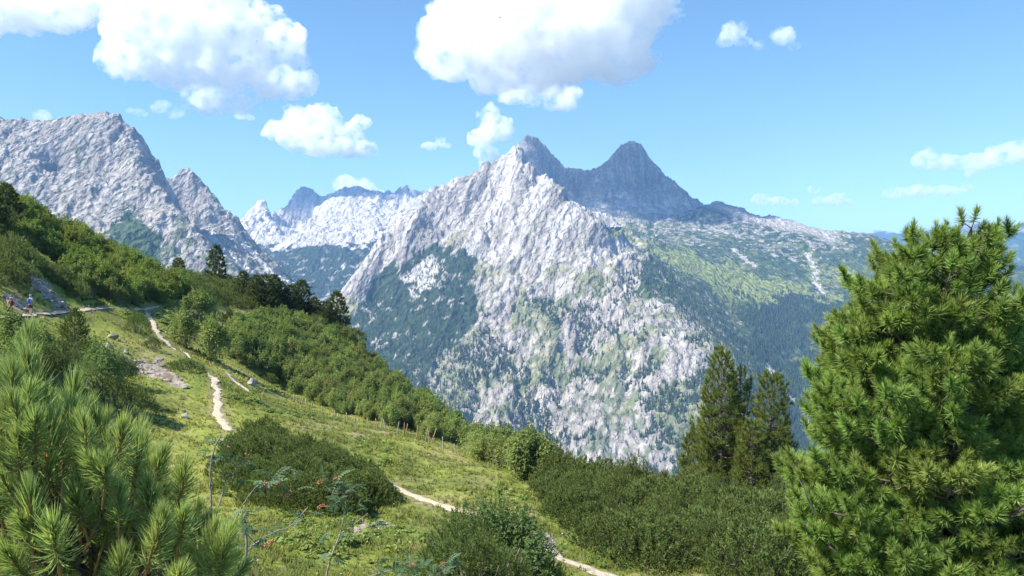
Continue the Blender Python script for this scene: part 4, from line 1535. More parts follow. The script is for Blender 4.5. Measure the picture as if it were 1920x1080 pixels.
def put_pine(px, py, hpx, kind, label, group="stone pines along the crest"):
    h = ground_hit(px, py)
    if h is None:
        print("no ground for pine", px, py)
        return
    height = 1.05 * hpx * h[1] / F
    e = empty("stone_pine", (h[0], h[1], h[2] - 0.1), label, "pine tree", group, RNG.rand() * 6.28)
    e.scale = (height / 5.0,) * 3
    t, c = CREST[kind]
    link("trunk", t, e)
    link("crown", c, e)


for (px, py, hp, k, lab) in (
        (405, 532, 66, 0, "tallest narrow dark pine on the crest, standing alone"), (335, 520, 34, 2, "small pine on the crest left of the tallest one"),
        (432, 536, 40, 2, "bushy pine right beside the tallest crest pine"), (456, 560, 48, 1, "middle sized pine right of the tallest crest pine"),
        (480, 578, 58, 1, "broad dark pine in the group at the bend of the crest"), (498, 582, 62, 2, "wide pine in the middle of the crest group"),
        (515, 582, 62, 0, "slender pine with a gap in its crown"), (528, 580, 48, 1, "pine at the right of the crest group"),
        (546, 588, 50, 2, "short bushy pine after the crest group"), (566, 590, 60, 1, "round topped pine standing clear against the blue valley"),
        (590, 600, 40, 2, "low pine between the round topped one and the next group"), (612, 612, 44, 2, "low wide pine on the falling crest"),
        (632, 618, 66, 1, "dark pointed pine on the falling crest"), (654, 630, 60, 2, "dense pine beside the dark pointed one"),
        (690, 648, 84, 2, "large rounded grey green pine at the end of the crest"), (672, 640, 56, 1, "pine leaning on the large rounded one"),
        (738, 690, 40, 1, "small pine peeking over the thicket edge"), (765, 706, 30, 2, "tiny pine top at the thicket edge"),
        (12, 420, 70, 1, "dark pine at the left edge of the hillside"), (-20, 440, 80, 2, "dark bushy pine cut by the left edge"), (40, 432, 48, 2, "small dark pine above the left hillside")):
    put_pine(px, py, hp, k, lab)

# young pine with slanting shoots in the left middle ground
mid_protos = [needle_tuft(np.random.RandomState(330 + i), 26, 0.20, 0.13, 0.026, 18, 70, (0.055, 0.090, 0.020), (0.14, 0.19, 0.04)) for i in range(4)]


def build_tree(name, loc, label, seed, H, prof, z0, whorl, per, gap, protos, tscale, tr, group=None, bough_parts=True, **kw):
    trunk, boughs = pine_geometry(seed, H, prof, z0, whorl, per, gap, protos, tscale, tr, **kw)
    e = empty(name, loc, label, "pine tree", group)
    link("trunk", mesh_from("trunk", trunk[0], trunk[1], [bark_mat]), e)
    for (wv, wf), (nv, nf, nc) in boughs:
        b = link("bough", mesh_from("bough", wv, wf, [bark_mat]), e)
        link("needles", mesh_from("needles", nv, nf, [needle_mat], smooth=False, colors=nc), b)
    return e


h_ = ground_hit(140, 705)
build_tree("young_pine", (h_[0], h_[1], h_[2]), "young pine with slanting shoots below the contour path", 340, 4.3,
           lambda f, az: 1.45 * np.interp(f, [0, 0.2, 0.6, 0.9, 1], [0.9, 1.0, 0.7, 0.3, 0.05]), 0.25, 0.28, 6, 0.15, mid_protos, 1.0, 0.07, up=0.9, base_elev=(45, 15), sub=False)

# ------------------------------------------------------------------ the big pine on the right and the pines behind it
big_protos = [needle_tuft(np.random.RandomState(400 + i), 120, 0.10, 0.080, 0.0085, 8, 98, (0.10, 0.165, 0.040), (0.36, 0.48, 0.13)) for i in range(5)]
BIGD = 9.3
bx_, by_ = BIGD * (1742 - 960) / F, BIGD
bz_ = float(ground_z(bx_, by_))
bigH = BIGD * (540 - 484) / F - bz_


def big_profile(f, az):
    z = bz_ + f * bigH
    py = 540 - z / BIGD * F
    left = np.interp(py, [405, 430, 480, 560, 640, 720, 800, 900, 1000, 1100, 1300], [28, 94, 132, 150, 205, 235, 262, 290, 310, 320, 280])
    right = np.interp(py, [405, 430, 480, 560, 640, 720, 800, 900, 1000, 1100, 1300], [34, 86, 120, 150, 180, 205, 230, 255, 275, 285, 260])
    w = right + (left - right) * (0.5 - 0.5 * math.cos(az))
    return float(w) * BIGD / F * 0.85


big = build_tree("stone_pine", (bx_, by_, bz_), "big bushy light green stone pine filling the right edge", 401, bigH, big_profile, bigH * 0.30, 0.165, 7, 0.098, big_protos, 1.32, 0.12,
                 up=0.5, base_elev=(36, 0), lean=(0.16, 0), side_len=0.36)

tall_protos = [needle_tuft(np.random.RandomState(420 + i), 40, 0.24, 0.22, 0.026, 12, 84, (0.075, 0.105, 0.026), (0.25, 0.30, 0.075)) for i in range(4)]


def tall_pine(px, base_py, top_py, D, label, seed, wl, bare, steps):
    x, y = D * (px - 960) / F, D
    z = float(ground_z(x, y))
    H = D * (540 - top_py) / F - z
    prof = lambda f, az: wl * D / F * np.interp(540 - (z + f * H) / D * F - top_py, steps[0], steps[1])
    return build_tree("stone_pine", (x, y, z), label, seed, H, prof, H * 0.08, 0.32, 6, 0.21, tall_protos, 1.15, 0.13, group="three tall stone pines above the low thicket",
                      up=0.6, base_elev=(35, -5), bare=bare, side_len=0.40)


tall_pine(1352, 930, 664, 44, "tall narrow stone pine, leftmost of the three above the low thicket", 431, 0.86, 0.0, ([0, 30, 70, 110, 150, 200, 260], [10, 26, 34, 44, 50, 62, 60]))
tall_pine(1388, 925, 696, 45, "half bare stone pine, middle of the three above the low thicket", 432, 1.0, 0.45, ([0, 30, 70, 110, 150, 200, 260], [10, 22, 20, 18, 24, 40, 44]))
tall_pine(1446, 930, 712, 43, "rounded stone pine, rightmost of the three above the low thicket", 433, 0.88, 0.05, ([0, 25, 60, 110, 150, 200, 260], [14, 30, 36, 40, 50, 56, 50]))
tall_pine(1310, 940, 800, 46, "short wide young pine at the foot of the three tall pines", 434, 1.0, 0.0, ([0, 30, 70, 120, 160], [8, 20, 30, 36, 30]))
tall_pine(1410, 940, 800, 42, "short bushy young pine between the trunks of the tall pines", 435, 1.0, 0.0, ([0, 30, 70, 120, 160], [8, 22, 30, 34, 30]))

# dead pale branches in the big pine's crown
def pixel_stem(pts, D, r0, r1, sides=6, wob=0.0, seed=0):
    rng = np.random.RandomState(seed)
    p = np.array([P(px, py, D + (d if np.isscalar(d) else 0)) for px, py, d in pts])
    # smooth
    t = np.linspace(0, 1, len(p))
    tt = np.linspace(0, 1, len(p) * 4)
    q = np.stack([np.interp(tt, t, p[:, k]) for k in range(3)], 1)
    for _ in range(3):
        q[1:-1] = 0.25 * q[:-2] + 0.5 * q[1:-1] + 0.25 * q[2:]
    q[1:-1] += rng.randn(len(q) - 2, 3) * wob
    return tube(q, np.linspace(r0, r1, len(q)), sides), q


(dv_, df_), _q = pixel_stem([(1528, 962, -1.15), (1520, 945, -1.2), (1514, 935, -1.25), (1508, 915, -1.3), (1497, 898, -1.3)], BIGD, 0.011, 0.004)
link("dead_branch", mesh_from("dead_branch", dv_ - np.array([bx_, by_, bz_]), df_, [pale_bark]), big)["label"] = "bare pale dead branch on the left side of the big pine"

# ------------------------------------------------------------------ the close young pine at the lower left
fore_protos = [needle_tuft(np.random.RandomState(500 + i), 270, 0.145, 0.084, 0.0030, 14, 80, (0.15, 0.205, 0.06), (0.43, 0.50, 0.19), seg=2) for i in range(5)]


def fore_shoot(i):
    """One shoot: an orange brown twig with its brush of needles."""
    rng = np.random.RandomState(520 + i)
    v, f, c = fore_protos[i]
    tv, tf = tube(np.array([[0, 0, -0.10], [0, 0, 0.0], [0.002, 0.001, 0.08], [0, 0, 0.15], [0, 0, 0.165]]), [0.0048, 0.0046, 0.0042, 0.005, 0.001], 6)
    tw = mesh_from("twig", tv, tf, [shoot_bark])
    nd = mesh_from("needles", v, f, [needle_mat], smooth=False, colors=c)
    return tw, nd


FORE = [fore_shoot(i) for i in range(5)]


def build_fore_pine(label, seed, base, D0, D1, tips, fill_poly, nfill, trunk_r, top_px):
    rng = np.random.RandomState(seed)
    e = empty("young_pine", base, label, "pine tree", None)
    B = np.array(base)
    Dm = (D0 + D1) / 2
    top = np.array(P(*top_px, Dm))
    tz = np.linspace(0, 1, 8)
    tp = B + (top - B) * tz[:, None] + np.stack([0.03 * np.sin(tz * 5), 0.03 * np.cos(tz * 4), 0 * tz], 1)
    tv, tf = tube(tp - B, np.linspace(trunk_r, 0.006, 8), 8)
    link("trunk", mesh_from("trunk", tv, tf, [bark_mat]), e)
    spots = [(P(px, py + 20, rng.uniform(D0, D0 + 0.45 * (D1 - D0)) if d is None else d), s) for (px, py, d, s) in tips]
    xs, ys = [q[0] for q in fill_poly], [q[1] for q in fill_poly]
    k = 0
    while k < nfill:
        px, py = rng.uniform(min(xs), max(xs)), rng.uniform(min(ys), max(ys))
        if not inpoly(np.array([px]), np.array([py]), fill_poly)[0]:
            continue
        spots.append((P(px, py, rng.uniform(D0, D1)), rng.uniform(0.65, 0.98)))
        k += 1
    # boughs: each gathers the nearest few shoots
    order = sorted(range(len(spots)), key=lambda i: math.atan2(spots[i][0][1] - B[1], spots[i][0][0] - B[0]) * 0.6 + spots[i][0][2] * 1.7)
    per = 5
    for g in range(0, len(order), per):
        ids = order[g:g + per]
        pts = [np.array(spots[i][0]) for i in ids]
        c = sum(pts) / len(pts)
        zt = min(c[2] - 0.25, top[2] - 0.15)
        f = np.clip((zt - B[2]) / (top[2] - B[2]), 0.05, 0.95)
        root = B + (top - B) * f
        mid = root * 0.45 + c * 0.55 + np.array([0, 0, -0.10])
        ws = []
        ups = []
        for i, p in zip(ids, pts):
            d = unit(p - mid) * 0.55 + np.array([0, 0, 0.95]) + rng.randn(3) * 0.22
            if spots[i][1] > 1.08:
                d = np.array([0, 0, 1.0]) + rng.randn(3) * 0.12
            d = unit(d)
            ups.append(d)
            tail = p - d * 0.09
            q = np.array([root, root * 0.55 + mid * 0.45, mid, (mid + tail) / 2 - [0, 0, 0.02], tail])
            tt = np.linspace(0, 4, 14)
            q = np.stack([np.interp(tt, np.arange(5), q[:, k]) for k in range(3)], 1)
            for _ in range(3):
                q[1:-1] = 0.25 * q[:-2] + 0.5 * q[1:-1] + 0.25 * q[2:]
            ws.append(tube(q - B, np.linspace(0.011, 0.0046, 14), 6))
        wv, wf = join(ws)
        b = link("bough", mesh_from("bough", wv, wf, [bark_mat]), e)
        for i, p, d in zip(ids, pts, ups):
            tw, nd = FORE[rng.randint(5)]
            R = Matrix(frames(d[None], rng)[0].tolist()).to_4x4()
            s = spots[i][1] * rng.uniform(0.9, 1.1)
            M = Matrix.Translation(Vector(p - B)) @ R @ Matrix.Diagonal((s, s, s, 1))
            for nm, me in (("shoot", tw), ("needles", nd)):
                o = link(nm, me, b)
                o.matrix_local = M
    return e


fx_, fy_ = -1.45, 2.75
build_fore_pine("close young pine with long light green needles and orange brown shoots at the lower left", 501, (fx_, fy_, float(ground_z(fx_, fy_)) - 0.05), 2.3, 3.7,
                [(42, 690, 2.9, 1.15), (72, 760, 2.6, 1.2), (128, 790, 2.7, 1.1), (88, 900, 2.4, 1.25), (15, 770, 2.7, 1.1), (118, 850, 2.6, 1.15), (190, 830, 2.9, 0.95), (252, 870, 2.9, 0.95), (280, 905, 2.7, 0.95),
                 (335, 930, 2.9, 1.0), (20, 860, 2.5, 1.1), (160, 900, 2.6, 1.0), (60, 1010, 2.3, 1.1), (150, 960, 2.5, 1.0), (388, 1060, 2.5, 1.05), (215, 925, 2.9, 0.9), (300, 960, 2.9, 0.95), (5, 960, 2.4, 1.1), (110, 1040, 2.3, 1.05), (190, 1010, 2.5, 1.0), (55, 830, 2.6, 1.1)],
                [(-60, 790), (30, 740), (80, 820), (140, 820), (190, 850), (240, 890), (330, 940), (350, 1010), (420, 1090), (420, 1160), (-60, 1160)], 250, 0.035, (70, 740))

# ------------------------------------------------------------------ rowan saplings with bare pale stems
def pinnate_leaf(seed):
    rng = np.random.RandomState(seed)
    Vs, Fs = [], []
    n = 0
    L = 0.16
    for k in range(6):
        z = L * (0.22 + 0.13 * k)
        for s in (-1, 1):
            w, l = 0.0125, 0.046 * (1 - 0.05 * abs(k - 2.5))
            d = np.array([s * 0.85, -0.1, 0.45])
            d /= np.linalg.norm(d)
            o = np.array([0, 0.02 * math.sin(k * 0.5), z])
            sd = np.array([0.2, 0.95, 0.2]) if rng.rand() < 2 else None
            sd = unit(np.cross(d, np.array([0, 1.0, 0.1])))
            m = o + d * l * 0.45 + np.array([0, 0.004, 0])
            Vs += [o, m + sd * w, o + d * l + np.array([0, -0.006, 0]), m - sd * w]
            Fs.append([n, n + 1, n + 2, n + 3])
            n += 4
    d = np.array([0, -0.1, 1.0])
    o = np.array([0, 0.0, L * 0.95])
    Vs += [o, o + [0.012, 0, 0.02], o + d * 0.045, o + [-0.012, 0, 0.02]]
    Fs.append([n, n + 1, n + 2, n + 3])
    n += 4
    tv, tf = tube(np.array([[0, 0, 0], [0, 0.015, L * 0.5], [0, 0, L]]), [0.0022, 0.0016, 0.0008], 3)
    V = np.concatenate([np.array(Vs), tv])
    Fq = np.concatenate([np.array(Fs), tf + n])
    C = np.tile(np.array([0.11, 0.175, 0.095]) * rng.uniform(0.85, 1.2), (len(V), 1))
    return mesh_from("leaf", V, Fq, [leaf_mat], smooth=False, colors=C)


LEAVES = [pinnate_leaf(600 + i) for i in range(4)]
berry_mat = plain_material("orange_rowan_berries", (0.36, 0.12, 0.05), (0.50, 0.22, 0.10), 20, 0.5)


def berry_mesh(seed):
    rng = np.random.RandomState(seed)
    v0, f0 = ico(1)
    Vs, Fs, n = [], [], 0
    for i in range(26):
        a, r = rng.rand() * 6.28, 0.045 * math.sqrt(rng.rand())
        c = np.array([r * math.cos(a), r * math.sin(a), 0.016 * (1 - (r / 0.045) ** 2) + rng.randn() * 0.004])
        Vs.append(v0 * 0.0062 + c)
        Fs.append(f0 + n)
        n += len(v0)
    return mesh_from("berry_cluster", np.concatenate(Vs), np.concatenate(Fs), [berry_mat])


BERRIES = [berry_mesh(620 + i) for i in range(2)]


def rowan(label, D, stems, nleaf, berries, seed):
    rng = np.random.RandomState(seed)
    base = np.array(P(*stems[0][0][0], D))
    base[2] = float(ground_z(base[0], base[1]))
    e = empty("rowan_sapling", base, label, "rowan", "rowan saplings with bare stems")
    ends = []
    for k, (pts, r0, r1) in enumerate(stems):
        pp = [(a, b, 0.35 * math.sin(1.7 * k + 0.01 * a)) for a, b in pts]
        (v, f), q = pixel_stem(pp, D, r0 * 0.65, r1 * 0.65, 6, 0.002, seed + k)
        if k == 0:
            foot = np.array([[q[0][0], q[0][1], base[2] - 0.1], q[0]])
            fv, ff = tube(foot, [r0 * 1.2, r0], 6)
            v, f = join([(v, f), (fv, ff)])
        link("stem", mesh_from("stem", v - base, f, [pale_bark]), e)
        n = len(q)
        for i in range(nleaf):
            w = rng.uniform(0.72, 1.0) if rng.rand() < 0.7 else rng.uniform(0.35, 1.0)
            j = min(n - 2, int(w * (n - 1)))
            p = q[j] + rng.randn(3) * [0.07, 0.07, 0.05]
            ax = unit(rng.randn(3) * [1, 1, 0.35] + [0, 0, 0.1])
            yv = unit(np.cross(np.cross(ax, [0, 0, 1.0]), ax) + rng.randn(3) * 0.25)
            xv = unit(np.cross(yv, ax))
            R = Matrix([[xv[a], -np.cross(ax, xv)[a] * -1, ax[a]] for a in range(3)]).to_4x4()
            s = rng.uniform(0.55, 0.9)
            o = link("leaf", LEAVES[rng.randint(4)], e)
            o.matrix_local = Matrix.Translation(Vector(p - base)) @ R @ Matrix.Diagonal((s, s, s, 1))
        ends.append(q[-1])
    for (px, py) in berries:
        o = link("berry_cluster", BERRIES[rng.randint(2)], e, loc=P(px, py, D - 0.1) - base, rot=(rng.randn() * 0.4 + 0.35, rng.randn() * 0.4, rng.rand() * 6), scale=rng.uniform(0.7, 1.0))
    # twigs that carry the berries and the outer leaves
    tw = []
    for (px, py) in berries:
        b = np.array(P(px, py, D - 0.1))
        c = min(ends, key=lambda t: np.linalg.norm(t - b))
        m = (b + c) / 2 + [0, 0, -0.05]
        tw.append(tube(np.array([c, m, b]) - base, [0.004, 0.003, 0.002], 4))
        for i in range(4):
            w = rng.rand()
            p = c + (b - c) * w + rng.randn(3) * 0.05
            ax = unit(rng.randn(3) * [1, 1, 0.35])
            yv = unit(np.cross(np.cross(ax, [0, 0, 1.0]), ax) + rng.randn(3) * 0.25)
            xv = unit(np.cross(yv, ax))
            R = Matrix([[xv[a], yv[a], ax[a]] for a in range(3)]).to_4x4()
            o = link("leaf", LEAVES[rng.randint(4)], e)
            o.matrix_local = Matrix.Translation(Vector(p - base)) @ R
    if tw:
        v, f = join(tw)
        link("twigs", mesh_from("twigs", v, f, [pale_bark]), e)


rowan("rowan sapling with two pale forked stems, leftmost of the bare stemmed saplings", 6.6,
      [([(412, 1050), (404, 1010), (398, 985), (395, 960), (395, 930), (394, 900), (396, 870), (400, 845), (415, 815)], 0.017, 0.007),
       ([(400, 985), (412, 940), (420, 915), (437, 888), (445, 872)], 0.011, 0.005), ([(405, 1012), (418, 1005), (440, 1020)], 0.008, 0.004)],
      6, [(462, 858), (424, 840)], 641)
rowan("rowan sapling with a long pale branch reaching right, middle of the bare stemmed saplings", 6.2,
      [([(453, 1090), (458, 1062), (462, 1040), (462, 1015), (461, 1000)], 0.020, 0.012), ([(462, 1035), (480, 1018), (500, 1005), (520, 995), (542, 990), (556, 975), (578, 950)], 0.014, 0.005),
       ([(461, 1012), (455, 1003), (440, 997), (420, 990), (400, 980), (383, 965)], 0.012, 0.005), ([(432, 992), (446, 965), (462, 935), (474, 920), (488, 905)], 0.008, 0.004), ([(461, 1000), (462, 985), (464, 970)], 0.006, 0.003)],
      5, [(500, 910), (523, 908), (541, 928), (505, 1020)], 642)
rowan("rowan sapling with a forked stem beside the bare stony patch, rightmost of the bare saplings", 7.0,
      [([(610, 1090), (616, 1060), (622, 1040), (636, 1005), (640, 995)], 0.016, 0.010), ([(640, 1000), (655, 990), (668, 980), (680, 970), (690, 962)], 0.010, 0.004), ([(638, 1000), (644, 975), (648, 945), (648, 925)], 0.008, 0.004)],
      6, [(602, 903), (632, 900), (649, 925), (602, 950)], 643)
rowan("small low rowan with arching grey twigs at the bottom of the meadow", 8.2,
      [([(770, 1095), (776, 1078), (776, 1070), (772, 1062), (766, 1055)], 0.014, 0.006), ([(786, 1095), (800, 1082), (820, 1075), (835, 1070)], 0.010, 0.005), ([(640, 1100), (690, 1080), (730, 1070)], 0.008, 0.004)],
      24, [(833, 1058), (700, 1062), (775, 1060)], 644)

# ------------------------------------------------------------------ stones
stone_mat = plain_material("grey_limestone", (0.17, 0.158, 0.148), (0.38, 0.362, 0.345), 2.3, 0.9, 0.05)
tan_stone = plain_material("tan_limestone", (0.20, 0.16, 0.12), (0.40, 0.34, 0.28), 3.0, 0.9, 0.03)


def stone_mesh(name, seed, n=16, mat=None, flat=0.7):
    rng = np.random.RandomState(seed)
    bm = bmesh.new()
    for p in unit(rng.randn(n, 3)) * [1, 0.85, flat] * rng.uniform(0.8, 1.1, (n, 1)):
        bm.verts.new(p)
    bmesh.ops.convex_hull(bm, input=bm.verts)
    bmesh.ops.subdivide_edges(bm, edges=bm.edges[:], cuts=2, use_grid_fill=True)
    bmesh.ops.triangulate(bm, faces=bm.faces[:])
    v = np.array([x.co[:] for x in bm.verts])
    d = perlin3(v * 1.6 + seed, seed) * 0.13 + perlin3(v * 4.1 + seed, seed + 3) * 0.06
    v = v * (1 + d[:, None])
    f = np.array([[q.index for q in p.verts] for p in bm.faces])
    bm.free()
    return mesh_from(name, v, f, [mat or stone_mat], smooth=False)


BOULD = [stone_mesh("boulder", 700 + i) for i in range(5)]
STONES = [stone_mesh("stone", 720 + i, 11) for i in range(5)]
TANSTONES = [stone_mesh("stone_tan", 740 + i, 11, tan_stone) for i in range(4)]


def boulder(px, py, wpx, hpx, k, label, name="boulder"):
    h = ground_hit(px, py)
    while h is None:
        py += 4
        h = ground_hit(px, py)
    s = wpx * h[1] / F * 0.5
    sz = hpx * h[1] / F * 0.55 / 0.7
    o = link(name, BOULD[k], loc=(h[0], h[1], h[2] + sz * 0.12), rot=(RNG.randn() * 0.15, RNG.randn() * 0.15, RNG.rand() * 6), scale=(s, s * 0.9, sz))
    tag(o, label, "boulder")


boulder(212, 634, 26, 13, 0, "flat pale boulder on the grass below the contour path")
boulder(206, 652, 18, 20, 1, "upright grey boulder just below the flat pale one")
boulder(348, 784, 22, 19, 2, "grey boulder alone on the open meadow left of the straight trail")
boulder(472, 722, 30, 20, 3, "grey boulder beside the side trail, dark shrub behind it")
boulder(276, 640, 9, 9, 4, "small pale boulder under the bush left of the dropping trail")
boulder(236, 662, 14, 14, 1, "dark grey boulder at the top of the rubble slope")
boulder(224, 772, 16, 9, 0, "low pale boulder in the shade of the willow shrubs")
boulder(312, 624, 11, 5, 4, "small white rock beside the dropping trail")
boulder(348, 728, 20, 8, 0, "pale slab at the lower right tip of the rubble slope")
boulder(430, 506, 12, 7, 2, "white rock showing on the dark crest beside the tallest pine")
boulder(262, 692, 20, 9, 3, "dark rock ledge inside the rubble slope")
boulder(285, 700, 22, 10, 2, "grey rock ledge in the middle of the rubble slope")
boulder(405, 655, 9, 6, 1, "brown stone between the big pair of shrubs")
boulder(1228, 948, 16, 7, 3, "brown weathered rock among the low pine thicket")


def stones(poly, count, s0, s1, meshes, label, group):
    xs, ys = [q[0] for q in poly], [q[1] for q in poly]
    k = t = 0
    while k < count and t < count * 30:
        t += 1
        px, py = RNG.uniform(min(xs), max(xs)), RNG.uniform(min(ys), max(ys))
        if not inpoly(np.array([px]), np.array([py]), poly)[0]:
            continue
        h = ground_hit(px, py)
        if h is None:
            continue
        s = RNG.uniform(s0, s1) * (1 + 1.2 * (RNG.rand() > 0.9))
        o = link("stone", meshes[RNG.randint(len(meshes))], loc=(h[0], h[1], h[2] + s * RNG.uniform(-0.25, 0.15)), rot=(RNG.randn() * 0.3, RNG.randn() * 0.3, RNG.rand() * 6), scale=(s, s * RNG.uniform(0.7, 1.1), s * RNG.uniform(0.6, 1.1)))
        tag(o, label, "stone", group)
        k += 1


stones(SCREES[0], 95, 0.10, 0.30, STONES, "grey stone of the scree strip running down to the contour path", "stones of the upper scree strip")
stones(SCREES[1], 35, 0.10, 0.28, STONES, "grey stone lying beside the two hikers", "stones beside the hikers")
stones(SCREES[2], 120, 0.09, 0.28, TANSTONES, "pale tan stone of the rubble slope left of the straight trail", "stones of the rubble slope")
stones(SCREES[3], 26, 0.05, 0.15, TANSTONES, "pale stone of the bare patch under the meadow thicket", "stones of the bare patch")
stones(SCREES[4], 34, 0.06, 0.20, STONES, "white stone where the trail steps down beside the front clump", "stones at the trail step")
stones(SCREES[5], 26, 0.10, 0.30, STONES, "grey stone in the shade behind the near pine", "stones behind the near pine")
stones([(400, 700), (480, 745), (640, 800), (800, 900), (900, 1000), (700, 1050), (450, 1000), (300, 800), (330, 760)], 60, 0.04, 0.12, STONES, "small pale stone lying in the meadow grass", "small stones in the meadow")

# ------------------------------------------------------------------ fence of rough posts
post_grey = plain_material("weathered_post", (0.22, 0.195, 0.165), (0.40, 0.36, 0.31), 12, 0.9, 0.01)
post_brown = plain_material("orange_brown_post", (0.27, 0.15, 0.075), (0.42, 0.26, 0.14), 12, 0.9, 0.01)
POSTS = [(534, 744, 9, 0), (543, 748, 10, 0), (551, 752, 11, 0), (558, 754, 12, 0), (566, 757, 13, 0), (574, 760, 12, 0), (586, 764, 11, 0), (605, 776, 15, 0), (628, 784, 14, 0), (634, 787, 12, 0), (651, 790, 16, 0), (664, 793, 13, 0),
         (689, 800, 16, 0), (707, 803, 18, 1), (713, 804, 20, 0), (723, 804, 17, 0), (745, 812, 20, 0), (757, 817, 24, 1), (761, 815, 20, 1), (781, 823, 25, 1), (797, 829, 26, 0), (804, 833, 24, 1), (809, 832, 28, 1),
         (831, 844, 24, 0), (857, 855, 23, 0), (881, 858, 26, 0), (899, 856, 18, 0), (911, 864, 21, 1), (925, 873, 23, 0), (942, 876, 26, 1)]
f0 = ground_hit(760, 822)
fence = empty("fence", (f0[0], f0[1], f0[2]), "row of rough wooden fence posts along the lower edge of the thicket", "fence")
for i, (px, py, hp, br) in enumerate(POSTS):
    h = ground_hit(px, py)
    if h is None:
        continue
    H = 1.05 * hp * h[1] / F
    r = 0.05 * h[1] / 75
    lean = RNG.randn(2) * 0.10
    zz = np.array([-0.4, 0.3 * H, 0.7 * H, H * 0.97, H])
    pp = np.stack([lean[0] * zz + 0.01 * np.sin(zz * 4 + i), lean[1] * zz, zz], 1)
    v, f = tube(pp, [r * 1.1, r, r * 0.95, r * 0.85, r * 0.35], 7)
    o = link("post", mesh_from("post", v, f, [post_brown if br else post_grey]), fence, loc=(h[0] - f0[0], h[1] - f0[1], h[2] - f0[2]))
    if br:
        o["label"] = "orange brown post"

# ------------------------------------------------------------------ herbs with broad leaves
def herb_mesh(seed, c1=(0.13, 0.19, 0.04), c2=(0.24, 0.30, 0.08)):
    rng = np.random.RandomState(seed)
    n = 34
    a = rng.rand(n) * 6.28
    r = 0.42 * np.sqrt(rng.rand(n))
    z = 0.10 + 0.26 * rng.rand(n) * (1 - r / 0.6)
    pos = np.stack([r * np.cos(a), r * np.sin(a), z], 1)
    nrm = np.stack([np.cos(a) * 0.4, np.sin(a) * 0.4, np.ones(n)], 1) + rng.randn(n, 3) * 0.3
    V, Fq, C = leaf_cloud(rng, pos, nrm, 0.21, c1, c2, 0.8)
    st = [tube(np.array([[0, 0, -0.05], p * [0.6, 0.6, 0.5], p]), [0.008, 0.006, 0.004], 3) for p in pos[::3]]
    sv, sf = join(st)
    return mesh_from("herb", np.concatenate([V, sv]), np.concatenate([Fq, sf + len(V)]), [leaf_mat], smooth=False, colors=np.concatenate([C, np.full((len(sv), 3), 0.12)]))


HERBS = [herb_mesh(760 + i) for i in range(4)]
for (cx, cy, rx, ry, n, lab, grp) in (
        (735, 868, 45, 24, 34, "broad leaved pale green herb above the lower trail", "broad leaved herbs above the lower trail"),
        (690, 838, 34, 14, 16, "broad leaved herb on the upper meadow behind the thicket", "broad leaved herbs behind the thicket"),
        (452, 748, 24, 14, 18, "broad leaved herb beside the straight trail", "broad leaved herbs beside the straight trail"),
        (560, 775, 60, 14, 14, "broad leaved herb in the meadow below the fence", "broad leaved herbs below the fence"),
        (320, 605, 30, 18, 26, "broad leaved herb beside the dropping trail", "broad leaved herbs beside the dropping trail"),
        (240, 592, 22, 10, 14, "broad leaved herb where the contour path turns", "broad leaved herbs at the path turn"),
        (215, 568, 50, 8, 16, "broad leaved herb in the shade under the sunny alders", "broad leaved herbs under the alders"),
        (505, 730, 26, 8, 14, "yellow green herb below the grey boulder", "herbs below the grey boulder"),
        (700, 1010, 130, 36, 46, "broad leaved herb in the rough grass below the meadow thicket", "herbs in the rough grass"),
        (1150, 1058, 60, 14, 12, "herb at the edge of the stony trail end", "herbs at the trail end"),
        (1075, 1010, 26, 26, 12, "herb at the left edge of the low pine thicket", "herbs at the thicket edge"),
        (950, 930, 60, 20, 14, "herb on the right part of the meadow", "herbs on the right part of the meadow"),
        (560, 1010, 120, 40, 26, "herb under the bare stemmed saplings", "herbs under the saplings")):
    for i in range(n):
        h = ground_hit(cx + RNG.randn() * rx * 0.55, cy + RNG.randn() * ry * 0.55)
        if h is None or float(dist_trails(np.array(h[0]), np.array(h[1]))) < 0.3:
            continue
        s = RNG.uniform(0.6, 1.25) * (1.0 if h[1] > 60 else 0.72)
        o = link("broadleaf_herb", HERBS[RNG.randint(4)], loc=h, rot=(0, 0, RNG.rand() * 6.28), scale=s)
        tag(o, lab, "herb", grp)

